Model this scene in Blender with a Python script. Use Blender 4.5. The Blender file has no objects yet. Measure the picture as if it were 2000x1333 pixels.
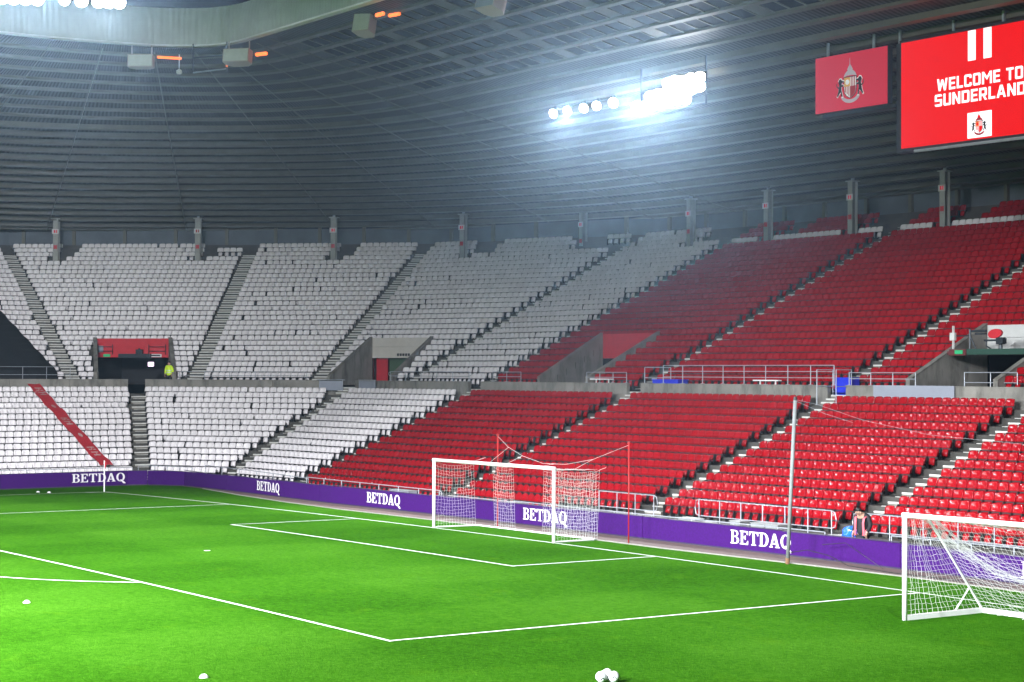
import bpy, bmesh, math, random
import numpy as np
from mathutils import Matrix, Vector
from mathutils.geometry import tessellate_polygon

R = random.Random(7)
sc = bpy.context.scene
col = sc.collection

# ------------------------------------------------------------------ camera, world, exposure
F, CX, CY, CZ, YAW, PIT, ROL = 3734.68, 55.6136, -38.2353, 5.719, 0.957933, 0.0165985, 0.00378436
cy_, sy_, cp_, sp_ = math.cos(YAW), math.sin(YAW), math.cos(PIT), math.sin(PIT)
fwd = Vector((-sy_ * cp_, cy_ * cp_, sp_)); rgt = Vector((cy_, sy_, 0)); upv = rgt.cross(fwd)
rr = rgt * math.cos(ROL) + upv * math.sin(ROL); uu = upv * math.cos(ROL) - rgt * math.sin(ROL)
cam = bpy.data.cameras.new('camera'); camo = bpy.data.objects.new('camera', cam); col.objects.link(camo)
cam.sensor_width = 36; cam.lens = F / 2000 * 36; cam.clip_start = 0.5; cam.clip_end = 900
CAM = Vector((CX, CY, CZ))
camo.matrix_world = Matrix(((rr.x, uu.x, -fwd.x, CX), (rr.y, uu.y, -fwd.y, CY), (rr.z, uu.z, -fwd.z, CZ), (0, 0, 0, 1)))
sc.camera = camo
def pix(p):
    d = Vector(p) - CAM
    z = d.dot(fwd)
    return (1000 + F * d.dot(rr) / z, 666.5 - F * d.dot(uu) / z, z)

w = bpy.data.worlds.new('World'); sc.world = w; w.use_nodes = True
nt = w.node_tree; bg = nt.nodes['Background']
sky = nt.nodes.new('ShaderNodeTexSky'); sky.sky_type = 'NISHITA'; sky.sun_disc = False
sky.sun_elevation = math.radians(-4.5); sky.sun_rotation = math.radians(200)
nt.links.new(sky.outputs[0], bg.inputs[0]); bg.inputs[1].default_value = 0.10
vs = sc.view_settings
vs.view_transform = 'Standard'; vs.look = 'None'; vs.exposure = 0; vs.gamma = 1; vs.use_curve_mapping = False
sc.render.engine = 'CYCLES'
sc.cycles.use_denoising = True
sc.cycles.max_bounces = 5; sc.cycles.diffuse_bounces = 3; sc.cycles.glossy_bounces = 2
sc.cycles.transmission_bounces = 3; sc.cycles.volume_bounces = 0; sc.cycles.transparent_max_bounces = 6
sc.cycles.sample_clamp_indirect = 4
sc.cycles.caustics_reflective = False; sc.cycles.caustics_refractive = False

def spot(name, loc, target, kw, size=110, blend=0.6, rad=0.5, colr=(0.93, 0.97, 1.0)):
    l = bpy.data.lights.new(name, 'SPOT'); l.energy = kw * 1000; l.spot_size = math.radians(size)
    l.spot_blend = blend; l.shadow_soft_size = rad; l.color = colr
    o = bpy.data.objects.new(name, l); col.objects.link(o); o.location = loc
    o.rotation_euler = (Vector(target) - Vector(loc)).to_track_quat('-Z', 'Y').to_euler()
    return o
# floodlight banks along the inner roof edge: north bank is the one in view, the others ring the ground, pitch-only lamps are added fill
KN, KW0, KP, KE0, KE, KS = 0.15, 0.22, 0.84, 0.32, 3.3, 2.7
for x in (-22.0, -16.6, -14.8, -13.0):
    spot('floodlight_beam', (x, 19.6, 18.6), (6, -28, 0), 95 * KN, 92, 0.7, 0.30)
for x in (-22.0, -19.0, -16.0, -13.2):      # added spots, imitating stray light from the lamps' backs on the roof above
    spot('floodlight_spill', (x, 20.9, 19.0), (x - 1, 22.3, 20.6), 0.7, 80, 1.0, 0.2)
for y in (-3.2, -1.2, 2.6):
    spot('floodlight_beam', (-40.3, y, 25.6), (12, -30, 0), 60 * KW0, 115, 0.8, 0.3)
for x, y, tx, ty, f_ in ((-40.3, -35, 28, -19, .5), (-40.3, -75, 34, -21, .9), (41, -58, 20, -15, .9), (41, -92, 26, -18, 1.1), (41, -74, 31, -24, 1.9)):  # unseen lamps aimed at the pitch alone, added to even out its brightness
    spot('floodlight_beam', (x, y, 26.0), (tx, ty, 0), 200 * KP * f_, 60, 1.0, 0.5)
spot('floodlight_beam', (41, -16, 25.5), (0, 1, 0), 150 * KE0, 68, 1.0, 0.5)
for y in (-48, -78):
    spot('floodlight_beam', (41, y, 25.5), (-6, y + 19, 0), 150 * KE, 65, 1.0, 0.5)
for x in (-24, 0, 24):
    spot('floodlight_beam', (x, -113, 26.0), (x * .7, -70, 0), 260 * KS, 54, 1.0, 0.6)

# ------------------------------------------------------------------ materials
def mat(name, c, rough=0.6, metal=0.0, var=0.0, vscale=8.0, bump=0.0, bscale=40.0, spec=0.5, emit=None, estr=0.0, island=0.0, coat=0.0, dirt=None, dscale=3.0):
    m = bpy.data.materials.new(name); m.use_nodes = True
    n = m.node_tree.nodes; L = m.node_tree.links; b = n['Principled BSDF']
    b.inputs['Base Color'].default_value = (*c, 1); b.inputs['Roughness'].default_value = rough
    b.inputs['Metallic'].default_value = metal; b.inputs['Specular IOR Level'].default_value = spec
    if coat: b.inputs['Coat Weight'].default_value = coat; b.inputs['Coat Roughness'].default_value = 0.12
    src = None
    if var or bump or dirt:
        tc = n.new('ShaderNodeNewGeometry')
    if var:
        no = n.new('ShaderNodeTexNoise'); no.inputs['Scale'].default_value = vscale; no.inputs['Detail'].default_value = 5
        L.new(tc.outputs['Position'], no.inputs['Vector'])
        hs = n.new('ShaderNodeMapRange'); hs.inputs[1].default_value = 0.3; hs.inputs[2].default_value = 0.7
        hs.inputs[3].default_value = 1 - var; hs.inputs[4].default_value = 1 + var
        L.new(no.outputs['Fac'], hs.inputs[0])
        mx = n.new('ShaderNodeVectorMath'); mx.operation = 'SCALE'; mx.inputs[0].default_value = c
        L.new(hs.outputs[0], mx.inputs['Scale']); src = mx.outputs[0]
    if island:
        g = n.new('ShaderNodeNewGeometry'); mr = n.new('ShaderNodeMapRange')
        mr.inputs[3].default_value = 1 - island; mr.inputs[4].default_value = 1 + island * .5
        L.new(g.outputs['Random Per Island'], mr.inputs[0])
        mx = n.new('ShaderNodeVectorMath'); mx.operation = 'SCALE'
        if src: L.new(src, mx.inputs[0])
        else: mx.inputs[0].default_value = c
        L.new(mr.outputs[0], mx.inputs['Scale']); src = mx.outputs[0]
    if dirt:
        no = n.new('ShaderNodeTexNoise'); no.inputs['Scale'].default_value = dscale; no.inputs['Detail'].default_value = 8; no.inputs['Roughness'].default_value = .65
        mp = n.new('ShaderNodeMapping'); mp.inputs['Scale'].default_value = (1, 1, .3)
        L.new(tc.outputs['Position'], mp.inputs[0]); L.new(mp.outputs[0], no.inputs['Vector'])
        cr = n.new('ShaderNodeValToRGB'); cr.color_ramp.elements[0].position = .48; cr.color_ramp.elements[1].position = .68
        L.new(no.outputs['Fac'], cr.inputs[0])
        mi = n.new('ShaderNodeMix'); mi.data_type = 'RGBA'
        L.new(cr.outputs[0], mi.inputs['Factor'])
        if src: L.new(src, mi.inputs['A'])
        else: mi.inputs['A'].default_value = (*c, 1)
        mi.inputs['B'].default_value = (*dirt, 1); src = mi.outputs['Result']
    if src: L.new(src, b.inputs['Base Color'])
    if bump:
        no = n.new('ShaderNodeTexNoise'); no.inputs['Scale'].default_value = bscale; no.inputs['Detail'].default_value = 4
        L.new(tc.outputs['Position'], no.inputs['Vector'])
        bp = n.new('ShaderNodeBump'); bp.inputs['Strength'].default_value = bump; bp.inputs['Distance'].default_value = 0.05
        L.new(no.outputs['Fac'], bp.inputs['Height']); L.new(bp.outputs[0], b.inputs['Normal'])
    if emit:
        b.inputs['Emission Color'].default_value = (*emit, 1); b.inputs['Emission Strength'].default_value = estr
    return m
M = {}
M['red_seat'] = mat('red_seat_plastic', (0.295, 0.0028, 0.008), 0.15, island=0.12, var=.08, vscale=1.2, spec=.32)
M['white_seat'] = mat('white_seat_plastic', (0.80, 0.745, 0.765), 0.35, island=0.07, var=.05, vscale=1.5)
M['dark_frame'] = mat('dark_seat_frame', (0.02, 0.02, 0.022), 0.5)
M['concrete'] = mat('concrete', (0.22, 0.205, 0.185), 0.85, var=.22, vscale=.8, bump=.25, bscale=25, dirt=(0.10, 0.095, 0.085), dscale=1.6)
M['terrace'] = mat('terrace_concrete', (0.060, 0.056, 0.050), 0.85, var=.25, vscale=1.5, bump=.2, bscale=20)  # darkened, puts the shade between the seat rows into the colour
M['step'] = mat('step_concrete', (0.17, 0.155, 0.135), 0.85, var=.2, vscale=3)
M['nosing'] = mat('step_nosing', (0.58, 0.57, 0.54), 0.7, var=.12, vscale=5)
M['galv'] = mat('galvanised_steel', (0.34, 0.36, 0.40), 0.5, metal=.35, var=.12, vscale=6)
M['white_paint'] = mat('white_paint', (0.82, 0.82, 0.82), 0.35, var=.03, vscale=4)
M['net'] = mat('white_net_cord', (0.66, 0.67, 0.65), 0.7)
M['red_paint'] = mat('red_paint', (0.40, 0.014, 0.010), 0.5)
M['purple'] = mat('purple_board', (0.044, 0.0065, 0.115), 0.6, spec=.06, var=.14, vscale=14, bump=.08, bscale=60)
M['board_edge'] = mat('board_edge', (0.03, 0.02, 0.06), 0.6)
M['letter'] = mat('white_lettering', (0.80, 0.76, 0.80), 0.5)
M['black'] = mat('black_cloth', (0.008, 0.009, 0.012), 0.8, bump=.4, bscale=6)
M['dark'] = mat('shaded_interior', (0.012, 0.012, 0.014), 0.9)  # near-black colour paints the shade inside the gangways
M['steel_dark'] = mat('dark_steel', (0.03, 0.035, 0.045), 0.45, metal=.3)
M['column'] = mat('column_paint', (0.31, 0.305, 0.285), 0.6, var=.12, vscale=2)
M['purlin'] = mat('roof_purlin', (0.112, 0.102, 0.080), 0.5, var=.1, vscale=1.5)
M['wall_back'] = mat('back_wall', (0.095, 0.108, 0.128), 0.7, var=.2, vscale=.7)
M['red_panel'] = mat('red_wall_panel', (0.50, 0.018, 0.03), 0.45, var=.08, vscale=3)
M['cream'] = mat('cream_wall_panel', (0.55, 0.50, 0.46), 0.6, var=.05, vscale=3)
M['pale'] = mat('pale_wall_panel', (0.55, 0.55, 0.54), 0.6, var=.05, vscale=3)
M['greyp'] = mat('grey_panel', (0.25, 0.265, 0.32), 0.6, var=.05, vscale=2)
M['blue'] = mat('blue_plastic', (0.015, 0.03, 0.55), 0.4)
M['blue_bag'] = mat('blue_bag_plastic', (0.02, 0.13, 0.75), 0.25)
M['track'] = mat('track_surface', (0.15, 0.095, 0.085), 0.9, var=.18, vscale=6, bump=.2, bscale=30)
M['kerb'] = mat('kerb_stone', (0.24, 0.225, 0.20), 0.8, var=.15, vscale=6)
M['ground'] = mat('ground', (0.08, 0.08, 0.08), 0.9)
M['box_grey'] = mat('cabinet_grey', (0.24, 0.25, 0.25), 0.5, var=.05, vscale=6)
M['line'] = mat('line_paint', (0.80, 0.84, 0.78), 0.8, var=.10, vscale=30)
M['cone'] = mat('white_marker', (0.8, 0.8, 0.8), 0.4)
M['ball'] = mat('ball_white', (0.80, 0.80, 0.82), 0.3)
M['ball_mark'] = mat('ball_mark', (0.02, 0.02, 0.04), 0.4)
M['skin'] = mat('skin', (0.45, 0.26, 0.19), 0.55)
M['hair'] = mat('dark_hair', (0.012, 0.01, 0.009), 0.6)
M['coat'] = mat('black_coat', (0.008, 0.008, 0.011), 0.75)
M['pink'] = mat('coral_panel', (0.85, 0.10, 0.14), 0.6)
M['trouser'] = mat('dark_trousers', (0.012, 0.013, 0.02), 0.8)
M['hivis'] = mat('hi_vis_yellow', (0.62, 0.85, 0.02), 0.6)
M['reflect'] = mat('reflective_tape', (0.62, 0.72, 0.62), 0.35)
M['speaker'] = mat('speaker_white', (0.62, 0.60, 0.57), 0.5, var=.06, vscale=4)
M['speaker_side'] = mat('speaker_side', (0.50, 0.40, 0.38), 0.5)
M['lamp'] = mat('floodlight_lens', (0.9, 0.9, 0.9), 0.3, emit=(0.93, 0.96, 1.0), estr=22)
M['orange'] = mat('orange_lamp', (0.8, 0.2, 0.05), 0.4, emit=(1.0, 0.17, 0.03), estr=2.2)
M['tunnel_lamp'] = mat('tunnel_lamp', (0.9, 0.8, 0.9), 0.4, emit=(1.0, 0.72, 1.0), estr=4)
M['screen_red'] = mat('screen_red', (0.05, 0.002, 0.002), 0.6, spec=.1, emit=(1.0, 0.004, 0.006), estr=0.92)
M['screen_white'] = mat('screen_white', (0.5, 0.5, 0.5), 0.4, emit=(1.0, 0.98, 1.0), estr=1.0)
M['screen_black'] = mat('screen_black', (0.01, 0.01, 0.015), 0.5)
M['screen_gold'] = mat('screen_orange', (0.4, 0.1, 0.02), 0.5, emit=(0.9, 0.22, 0.05), estr=.8)
M['sign_red'] = mat('sign_red', (0.30, 0.012, 0.03), 0.6, spec=.15, emit=(0.9, 0.035, 0.075), estr=0.42)
M['gold'] = mat('crest_gold', (0.62, 0.32, 0.08), 0.5, emit=(0.62, 0.32, 0.08), estr=.35)
M['crest_white'] = mat('crest_white', (0.8, 0.75, 0.75), 0.5, emit=(0.8, 0.75, 0.75), estr=.35)
M['crest_red'] = mat('crest_red', (0.55, 0.03, 0.05), 0.5)
M['crest_grey'] = mat('crest_grey', (0.42, 0.36, 0.40), 0.5, emit=(0.42, 0.36, 0.40), estr=.35)
M['crest_black'] = mat('crest_black', (0.012, 0.012, 0.018), 0.5)
M['green_sign'] = mat('green_exit_sign', (0.02, 0.30, 0.12), 0.5, emit=(0.02, 0.4, 0.16), estr=.35)
M['dark_green'] = mat('dark_green_paint', (0.012, 0.05, 0.035), 0.6)
M['maroon'] = mat('maroon_paint', (0.10, 0.012, 0.016), 0.6)
M['pole_grey'] = mat('grey_pole_paint', (0.20, 0.21, 0.215), 0.6, var=.15, vscale=8)
M['rust'] = mat('rusty_steel', (0.17, 0.085, 0.04), 0.8, var=.3, vscale=20)
M['banner'] = mat('red_banner', (0.55, 0.03, 0.045), 0.6, var=.1, vscale=5, bump=.2, bscale=5)
M['banner_print'] = mat('banner_print', (0.58, 0.34, 0.33), 0.7)
M['inner_green'] = mat('green_wall', (0.05, 0.09, 0.04), 0.8)  # plain dull green of the inner wall
M['pane'] = mat('roof_glazing', (0.004, 0.0045, 0.012), 0.6, spec=.03)
M['haze_dummy'] = None

def roof_mat(name, c, rough, metal, freq, strength):
    """sheet metal: ribs follow the sheet's own U coordinate (metres along the eaves)"""
    m = mat(name, c, rough, metal, var=.10, vscale=1.0)
    n = m.node_tree.nodes; L = m.node_tree.links; b = n['Principled BSDF']
    uv = n.new('ShaderNodeUVMap'); wv = n.new('ShaderNodeTexWave'); wv.inputs['Scale'].default_value = freq; wv.bands_direction = 'X'
    wv.wave_profile = 'TRI'
    L.new(uv.outputs[0], wv.inputs[0])
    bp = n.new('ShaderNodeBump'); bp.inputs['Strength'].default_value = strength; bp.inputs['Distance'].default_value = .06
    L.new(wv.outputs['Fac'], bp.inputs['Height']); L.new(bp.outputs[0], b.inputs['Normal'])
    return m
M['deck'] = roof_mat('roof_deck', (0.030, 0.028, 0.026), 0.6, .1, 1.1, .6)  # darker than the purlins: shade between them is put into the colour
M['fascia'] = mat('fascia_sheet', (0.52, 0.54, 0.51), 0.45, var=.08, vscale=1.2)

def grass_mat():
    m = bpy.data.materials.new('grass'); m.use_nodes = True
    n = m.node_tree.nodes; L = m.node_tree.links; b = n['Principled BSDF']
    g = n.new('ShaderNodeNewGeometry'); sx = n.new('ShaderNodeSeparateXYZ'); L.new(g.outputs['Position'], sx.inputs[0])
    def math_(op, a, v=None, bb=None):
        k = n.new('ShaderNodeMath'); k.operation = op
        if isinstance(a, (int, float)): k.inputs[0].default_value = a
        else: L.new(a, k.inputs[0])
        if bb is not None: L.new(bb, k.inputs[1])
        elif v is not None: k.inputs[1].default_value = v
        return k.outputs[0]
    def noise(s, d=4, scale=(1, 1, 1), rough=.55):
        k = n.new('ShaderNodeTexNoise'); k.inputs['Scale'].default_value = s; k.inputs['Detail'].default_value = d; k.inputs['Roughness'].default_value = rough
        mp = n.new('ShaderNodeMapping'); mp.inputs['Scale'].default_value = scale
        L.new(g.outputs['Position'], mp.inputs[0]); L.new(mp.outputs[0], k.inputs['Vector']); return k.outputs['Fac']
    warp = noise(.35, 3)
    yy = math_('ADD', sx.outputs['Y'], bb=math_('MULTIPLY', warp, 1.6))
    xx = math_('ADD', sx.outputs['X'], bb=math_('MULTIPLY', warp, 1.6))
    def stripe(v, per):
        k = math_('SINE', math_('MULTIPLY', v, 2 * math.pi / per))
        k = math_('MULTIPLY', k, 3.0); c = n.new('ShaderNodeClamp'); L.new(k, c.inputs[0]); c.inputs[1].default_value = -1; c.inputs[2].default_value = 1
        return c.outputs[0]
    st = math_('ADD', math_('MULTIPLY', stripe(yy, 11.0), .085), bb=math_('MULTIPLY', stripe(xx, 8.4), .065))
    patch = math_('MULTIPLY', math_('SUBTRACT', noise(.30, 4), .5), .42)
    mid = math_('MULTIPLY', math_('SUBTRACT', noise(2.2, 6, (1, 1, 1), .7), .5), .45)
    fine = math_('MULTIPLY', math_('SUBTRACT', noise(7, 7, (1, 1, 1), .82), .5), 1.9)
    vfine = math_('MULTIPLY', math_('SUBTRACT', noise(45, 2), .5), 1.2)
    tot = math_('ADD', math_('ADD', st, bb=patch), bb=math_('ADD', mid, bb=math_('ADD', fine, bb=vfine)))
    fac = math_('ADD', tot, .5)
    cr = n.new('ShaderNodeValToRGB'); e = cr.color_ramp.elements
    e[0].position = 0.0; e[0].color = (0.018, 0.080, 0.003, 1)
    e[1].position = 1.0; e[1].color = (0.080, 0.235, 0.016, 1)
    x = e.new(.5); x.color = (0.039, 0.152, 0.006, 1)
    L.new(fac, cr.inputs[0])
    # yellowish worn tint and pale flecks
    wn = noise(.8, 5); cw = n.new('ShaderNodeValToRGB'); cw.color_ramp.elements[0].position = .60; cw.color_ramp.elements[1].position = .78
    L.new(wn, cw.inputs[0]); mi = n.new('ShaderNodeMix'); mi.data_type = 'RGBA'
    L.new(math_('MULTIPLY', cw.outputs[0], .35), mi.inputs['Factor']); L.new(cr.outputs[0], mi.inputs['A']); mi.inputs['B'].default_value = (0.095, 0.225, 0.006, 1)
    fl = noise(16, 1); cf = n.new('ShaderNodeValToRGB'); cf.color_ramp.elements[0].position = .80; cf.color_ramp.elements[1].position = .83
    L.new(fl, cf.inputs[0]); m2 = n.new('ShaderNodeMix'); m2.data_type = 'RGBA'
    L.new(math_('MULTIPLY', cf.outputs[0], .6), m2.inputs['Factor']); L.new(mi.outputs['Result'], m2.inputs['A']); m2.inputs['B'].default_value = (0.28, 0.42, 0.12, 1)
    L.new(m2.outputs['Result'], b.inputs['Base Color'])
    b.inputs['Roughness'].default_value = .9; b.inputs['Specular IOR Level'].default_value = 0.0
    bp = n.new('ShaderNodeBump'); bp.inputs['Strength'].default_value = .7; bp.inputs['Distance'].default_value = .05
    L.new(noise(18, 5, (1, 1, 1), .7), bp.inputs['Height']); L.new(bp.outputs[0], b.inputs['Normal'])
    return m
M['grass'] = grass_mat()

# ------------------------------------------------------------------ mesh helpers
class MB:
    def __init__(s): s.v = []; s.f = []; s.m = []; s.uv = None
    def add(s, vs_, fs, mi=0):
        o = len(s.v); s.v += [tuple(p) for p in vs_]
        for f in fs: s.f.append(tuple(i + o for i in f)); s.m.append(mi)
    def box(s, c, size, ang=0.0, mi=0, tilt=None):
        hx, hy, hz = size[0] / 2, size[1] / 2, size[2] / 2
        ca, sa = math.cos(ang), math.sin(ang); vs_ = []
        for x, y, z in ((-hx, -hy, -hz), (hx, -hy, -hz), (hx, hy, -hz), (-hx, hy, -hz), (-hx, -hy, hz), (hx, -hy, hz), (hx, hy, hz), (-hx, hy, hz)):
            if tilt: p = tilt @ Vector((x, y, z)); x, y, z = p
            vs_.append((c[0] + x * ca - y * sa, c[1] + x * sa + y * ca, c[2] + z))
        s.add(vs_, [(3, 2, 1, 0), (4, 5, 6, 7), (0, 1, 5, 4), (1, 2, 6, 5), (2, 3, 7, 6), (3, 0, 4, 7)], mi)
    def tube(s, pts, r, n=6, mi=0, cap=True):
        pts = [Vector(p) for p in pts]; rs = r if isinstance(r, (list, tuple)) else [r] * len(pts)
        rings = []; o0 = len(s.v)
        for i, p in enumerate(pts):
            t = (pts[min(i + 1, len(pts) - 1)] - pts[max(i - 1, 0)])
            if t.length < 1e-9: t = Vector((0, 0, 1))
            t.normalize()
            a = Vector((0, 0, 1)) if abs(t.z) < .9 else Vector((1, 0, 0))
            x = t.cross(a).normalized(); y = t.cross(x)
            for k in range(n):
                an = 2 * math.pi * k / n
                s.v.append(tuple(p + (x * math.cos(an) + y * math.sin(an)) * rs[i]))
        for i in range(len(pts) - 1):
            for k in range(n):
                a = o0 + i * n + k; b = o0 + i * n + (k + 1) % n
                s.f.append((a, b, b + n, a + n)); s.m.append(mi)
        if cap:
            s.f.append(tuple(o0 + k for k in range(n - 1, -1, -1))); s.m.append(mi)
            e = o0 + (len(pts) - 1) * n
            s.f.append(tuple(e + k for k in range(n))); s.m.append(mi)
    def quad(s, a, b, c, d, mi=0): s.add([a, b, c, d], [(0, 1, 2, 3)], mi)
    def slab(s, poly, z0, z1, mi=0):
        n = len(poly); s.add([(x, y, z0) for x, y in poly] + [(x, y, z1) for x, y in poly],
              [tuple(range(n - 1, -1, -1)), tuple(range(n, 2 * n))] + [(i, (i + 1) % n, n + (i + 1) % n, n + i) for i in range(n)], mi)
    def extrude(s, poly, d, mi=0):
        """3-D planar polygon extruded by vector d"""
        n = len(poly); d = Vector(d); p2 = [Vector(p) + d for p in poly]
        s.add([tuple(p) for p in poly] + [tuple(p) for p in p2], [tuple(range(n - 1, -1, -1)), tuple(range(n, 2 * n))] + [(i, (i + 1) % n, n + (i + 1) % n, n + i) for i in range(n)], mi)
    def lathe(s, prof, c, n=16, mi=0):
        o = len(s.v)
        for r, z in prof:
            for k in range(n):
                a = 2 * math.pi * k / n; s.v.append((c[0] + r * math.cos(a), c[1] + r * math.sin(a), c[2] + z))
        for i in range(len(prof) - 1):
            for k in range(n):
                a = o + i * n + k; b = o + i * n + (k + 1) % n
                s.f.append((a, b, b + n, a + n)); s.m.append(mi)
    def mesh(s, name, mats, smooth=False, off=(0, 0, 0)):
        me = bpy.data.meshes.new(name)
        if off != (0, 0, 0):
            s.v = [(p[0] - off[0], p[1] - off[1], p[2] - off[2]) for p in s.v]
        me.from_pydata(s.v, [], s.f)
        for m in (mats if isinstance(mats, (list, tuple)) else [mats]): me.materials.append(m)
        if any(s.m): me.polygons.foreach_set('material_index', s.m)
        if smooth: me.polygons.foreach_set('use_smooth', [True] * len(me.polygons))
        me.update(); return me

def tag(o, label=None, cat=None, group=None, kind=None):
    if label: o['label'] = label
    if cat: o['category'] = cat
    if group: o['group'] = group
    if kind: o['kind'] = kind
    return o
def link(name, me, parent=None, loc=(0, 0, 0), rz=0.0):
    o = bpy.data.objects.new(name, me); col.objects.link(o)
    if parent is not None: o.parent = parent
    o.location = loc
    if rz: o.rotation_euler = (0, 0, rz)
    return o
def thing(name, loc, label, cat, group=None, rz=0.0):
    o = link(name, None, None, loc, rz); o.empty_display_size = .2
    return tag(o, label, cat, group)
def root_loc(p):
    v = Vector((0, 0, 0))
    while p is not None: v += Vector(p.location); p = p.parent
    return tuple(v)
def part(name, mb, m, parent, smooth=False):
    """mesh given in world coordinates, stored relative to its (unrotated) thing"""
    return link(name, mb.mesh(name, m, smooth, root_loc(parent)), parent)
def solo(name, mb, m, label, cat, group=None, smooth=False, kind=None):
    xs = np.array(mb.v); c = (float(xs[:, 0].mean()), float(xs[:, 1].mean()), float(xs[:, 2].min()))
    o = link(name, mb.mesh(name, m, smooth, c), None, c)
    return tag(o, label, cat, group, kind)
def struct(name, mb, m, parent=None, smooth=False):
    if parent is not None: return part(name, mb, m, parent, smooth)
    o = link(name, mb.mesh(name, m, smooth)); o['kind'] = 'structure'; return o
ORD = 'zeroth first second third fourth fifth sixth seventh eighth ninth tenth eleventh twelfth thirteenth fourteenth fifteenth sixteenth seventeenth eighteenth nineteenth twentieth'.split()
def ordw(n):
    if n <= 20: return ORD[n]
    t = {2: 'twenty', 3: 'thirty', 4: 'forty', 5: 'fifty'}[n // 10]
    return (t[:-1] + 'ieth') if n % 10 == 0 else t + '-' + ORD[n % 10]

# ------------------------------------------------------------------ ground, pitch, lines
def gz(x):
    def q(a): return -0.2838 * (min(abs(a), 40.0) / 34.0) ** 2
    f = math.floor(x); t = x - f
    return q(f) * (1 - t) + q(f + 1) * t
g = MB(); g.quad((-97, -122, -.62), (67, -122, -.62), (67, 72, -.62), (-97, 72, -.62)); struct('ground', g, M['ground'])
g = MB()
xs = list(range(-60, 61)); ys = [-112, -80, -50, -25, -10, 0, 6, 12]
for y in ys:
    for x in xs: g.v.append((x, y, gz(x)))
for j in range(len(ys) - 1):
    for i in range(len(xs) - 1):
        a = j * len(xs) + i; g.f.append((a, a + 1, a + 1 + len(xs), a + len(xs))); g.m.append(0)
pitch = struct('pitch', g, M['grass'])

LW = .105
def hline(name, x0, x1, y, wd=LW):
    b = MB(); xx = sorted({x0, x1, *[x for x in range(math.ceil(x0), math.floor(x1) + 1)]})
    for x in xx: b.v += [(x, y - wd / 2, gz(x) + .005), (x, y + wd / 2, gz(x) + .005)]
    for i in range(len(xx) - 1): b.f.append((2 * i, 2 * i + 2, 2 * i + 3, 2 * i + 1)); b.m.append(0)
    struct(name, b, M['line'], pitch)
def vline(name, x, y0, y1, wd=LW):
    b = MB(); b.add([(x - wd / 2, y0, gz(x - wd / 2) + .009), (x + wd / 2, y0, gz(x + wd / 2) + .009), (x + wd / 2, y1, gz(x + wd / 2) + .009), (x - wd / 2, y1, gz(x - wd / 2) + .009)], [(0, 1, 2, 3)])
    struct(name, b, M['line'], pitch)
hline('goal_line', -34.06, 34.06, 0)
hline('penalty_area_line', -20.22, 20.22, -16.5)
vline('penalty_area_line', -20.16, -16.5, 0); vline('penalty_area_line', 20.16, -16.5, 0)
hline('goal_area_line', -9.22, 9.22, -5.5)
vline('goal_area_line', -9.16, -5.5, 0); vline('goal_area_line', 9.16, -5.5, 0)
vline('touch_line', -34, -105, 0); vline('touch_line', 34, -105, 0)
b = MB()
N = 40
for i in range(N + 1):
    a = math.radians(-90 - 53.1 + 106.2 * i / N)
    for r in (9.15 - .06, 9.15 + .06):
        x = r * math.cos(a); y = -11 + r * math.sin(a); b.v.append((x, y, gz(x) + .007))
for i in range(N): b.f.append((2 * i, 2 * i + 2, 2 * i + 3, 2 * i + 1)); b.m.append(0)
struct('penalty_arc', b, M['line'], pitch)
b = MB(); b.add([(.11 * math.cos(t * .5236), -11 + .11 * math.sin(t * .5236), .006) for t in range(12)], [tuple(range(12))])
struct('penalty_spot', b, M['line'], pitch)
b = MB()
for i in range(13):
    a = math.radians(-90 + 90 * i / 12)
    for r in (.94, 1.06): x = -34 + r * math.cos(a); b.v.append((x, r * math.sin(a), gz(x) + .013))
for i in range(12): b.f.append((2 * i, 2 * i + 2, 2 * i + 3, 2 * i + 1)); b.m.append(0)
struct('corner_arc', b, M['line'], pitch)

# advertising board line (plan), left to right
BP = [(-40.02, -14.0), (-40.0, -3.1), (-40.0, .2), (-40.0, 3.9), (-39.68, 4.89), (-37.06, 5.8), (-31.3, 5.2), (-25.6, 4.5), (-17.7, 3.75), (-9.6, 3.62), (-2.0, 3.5), (5.5, 3.45), (11.0, 3.6), (17.5, 3.8), (24.0, 3.9), (34.0, 3.9)]
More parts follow.
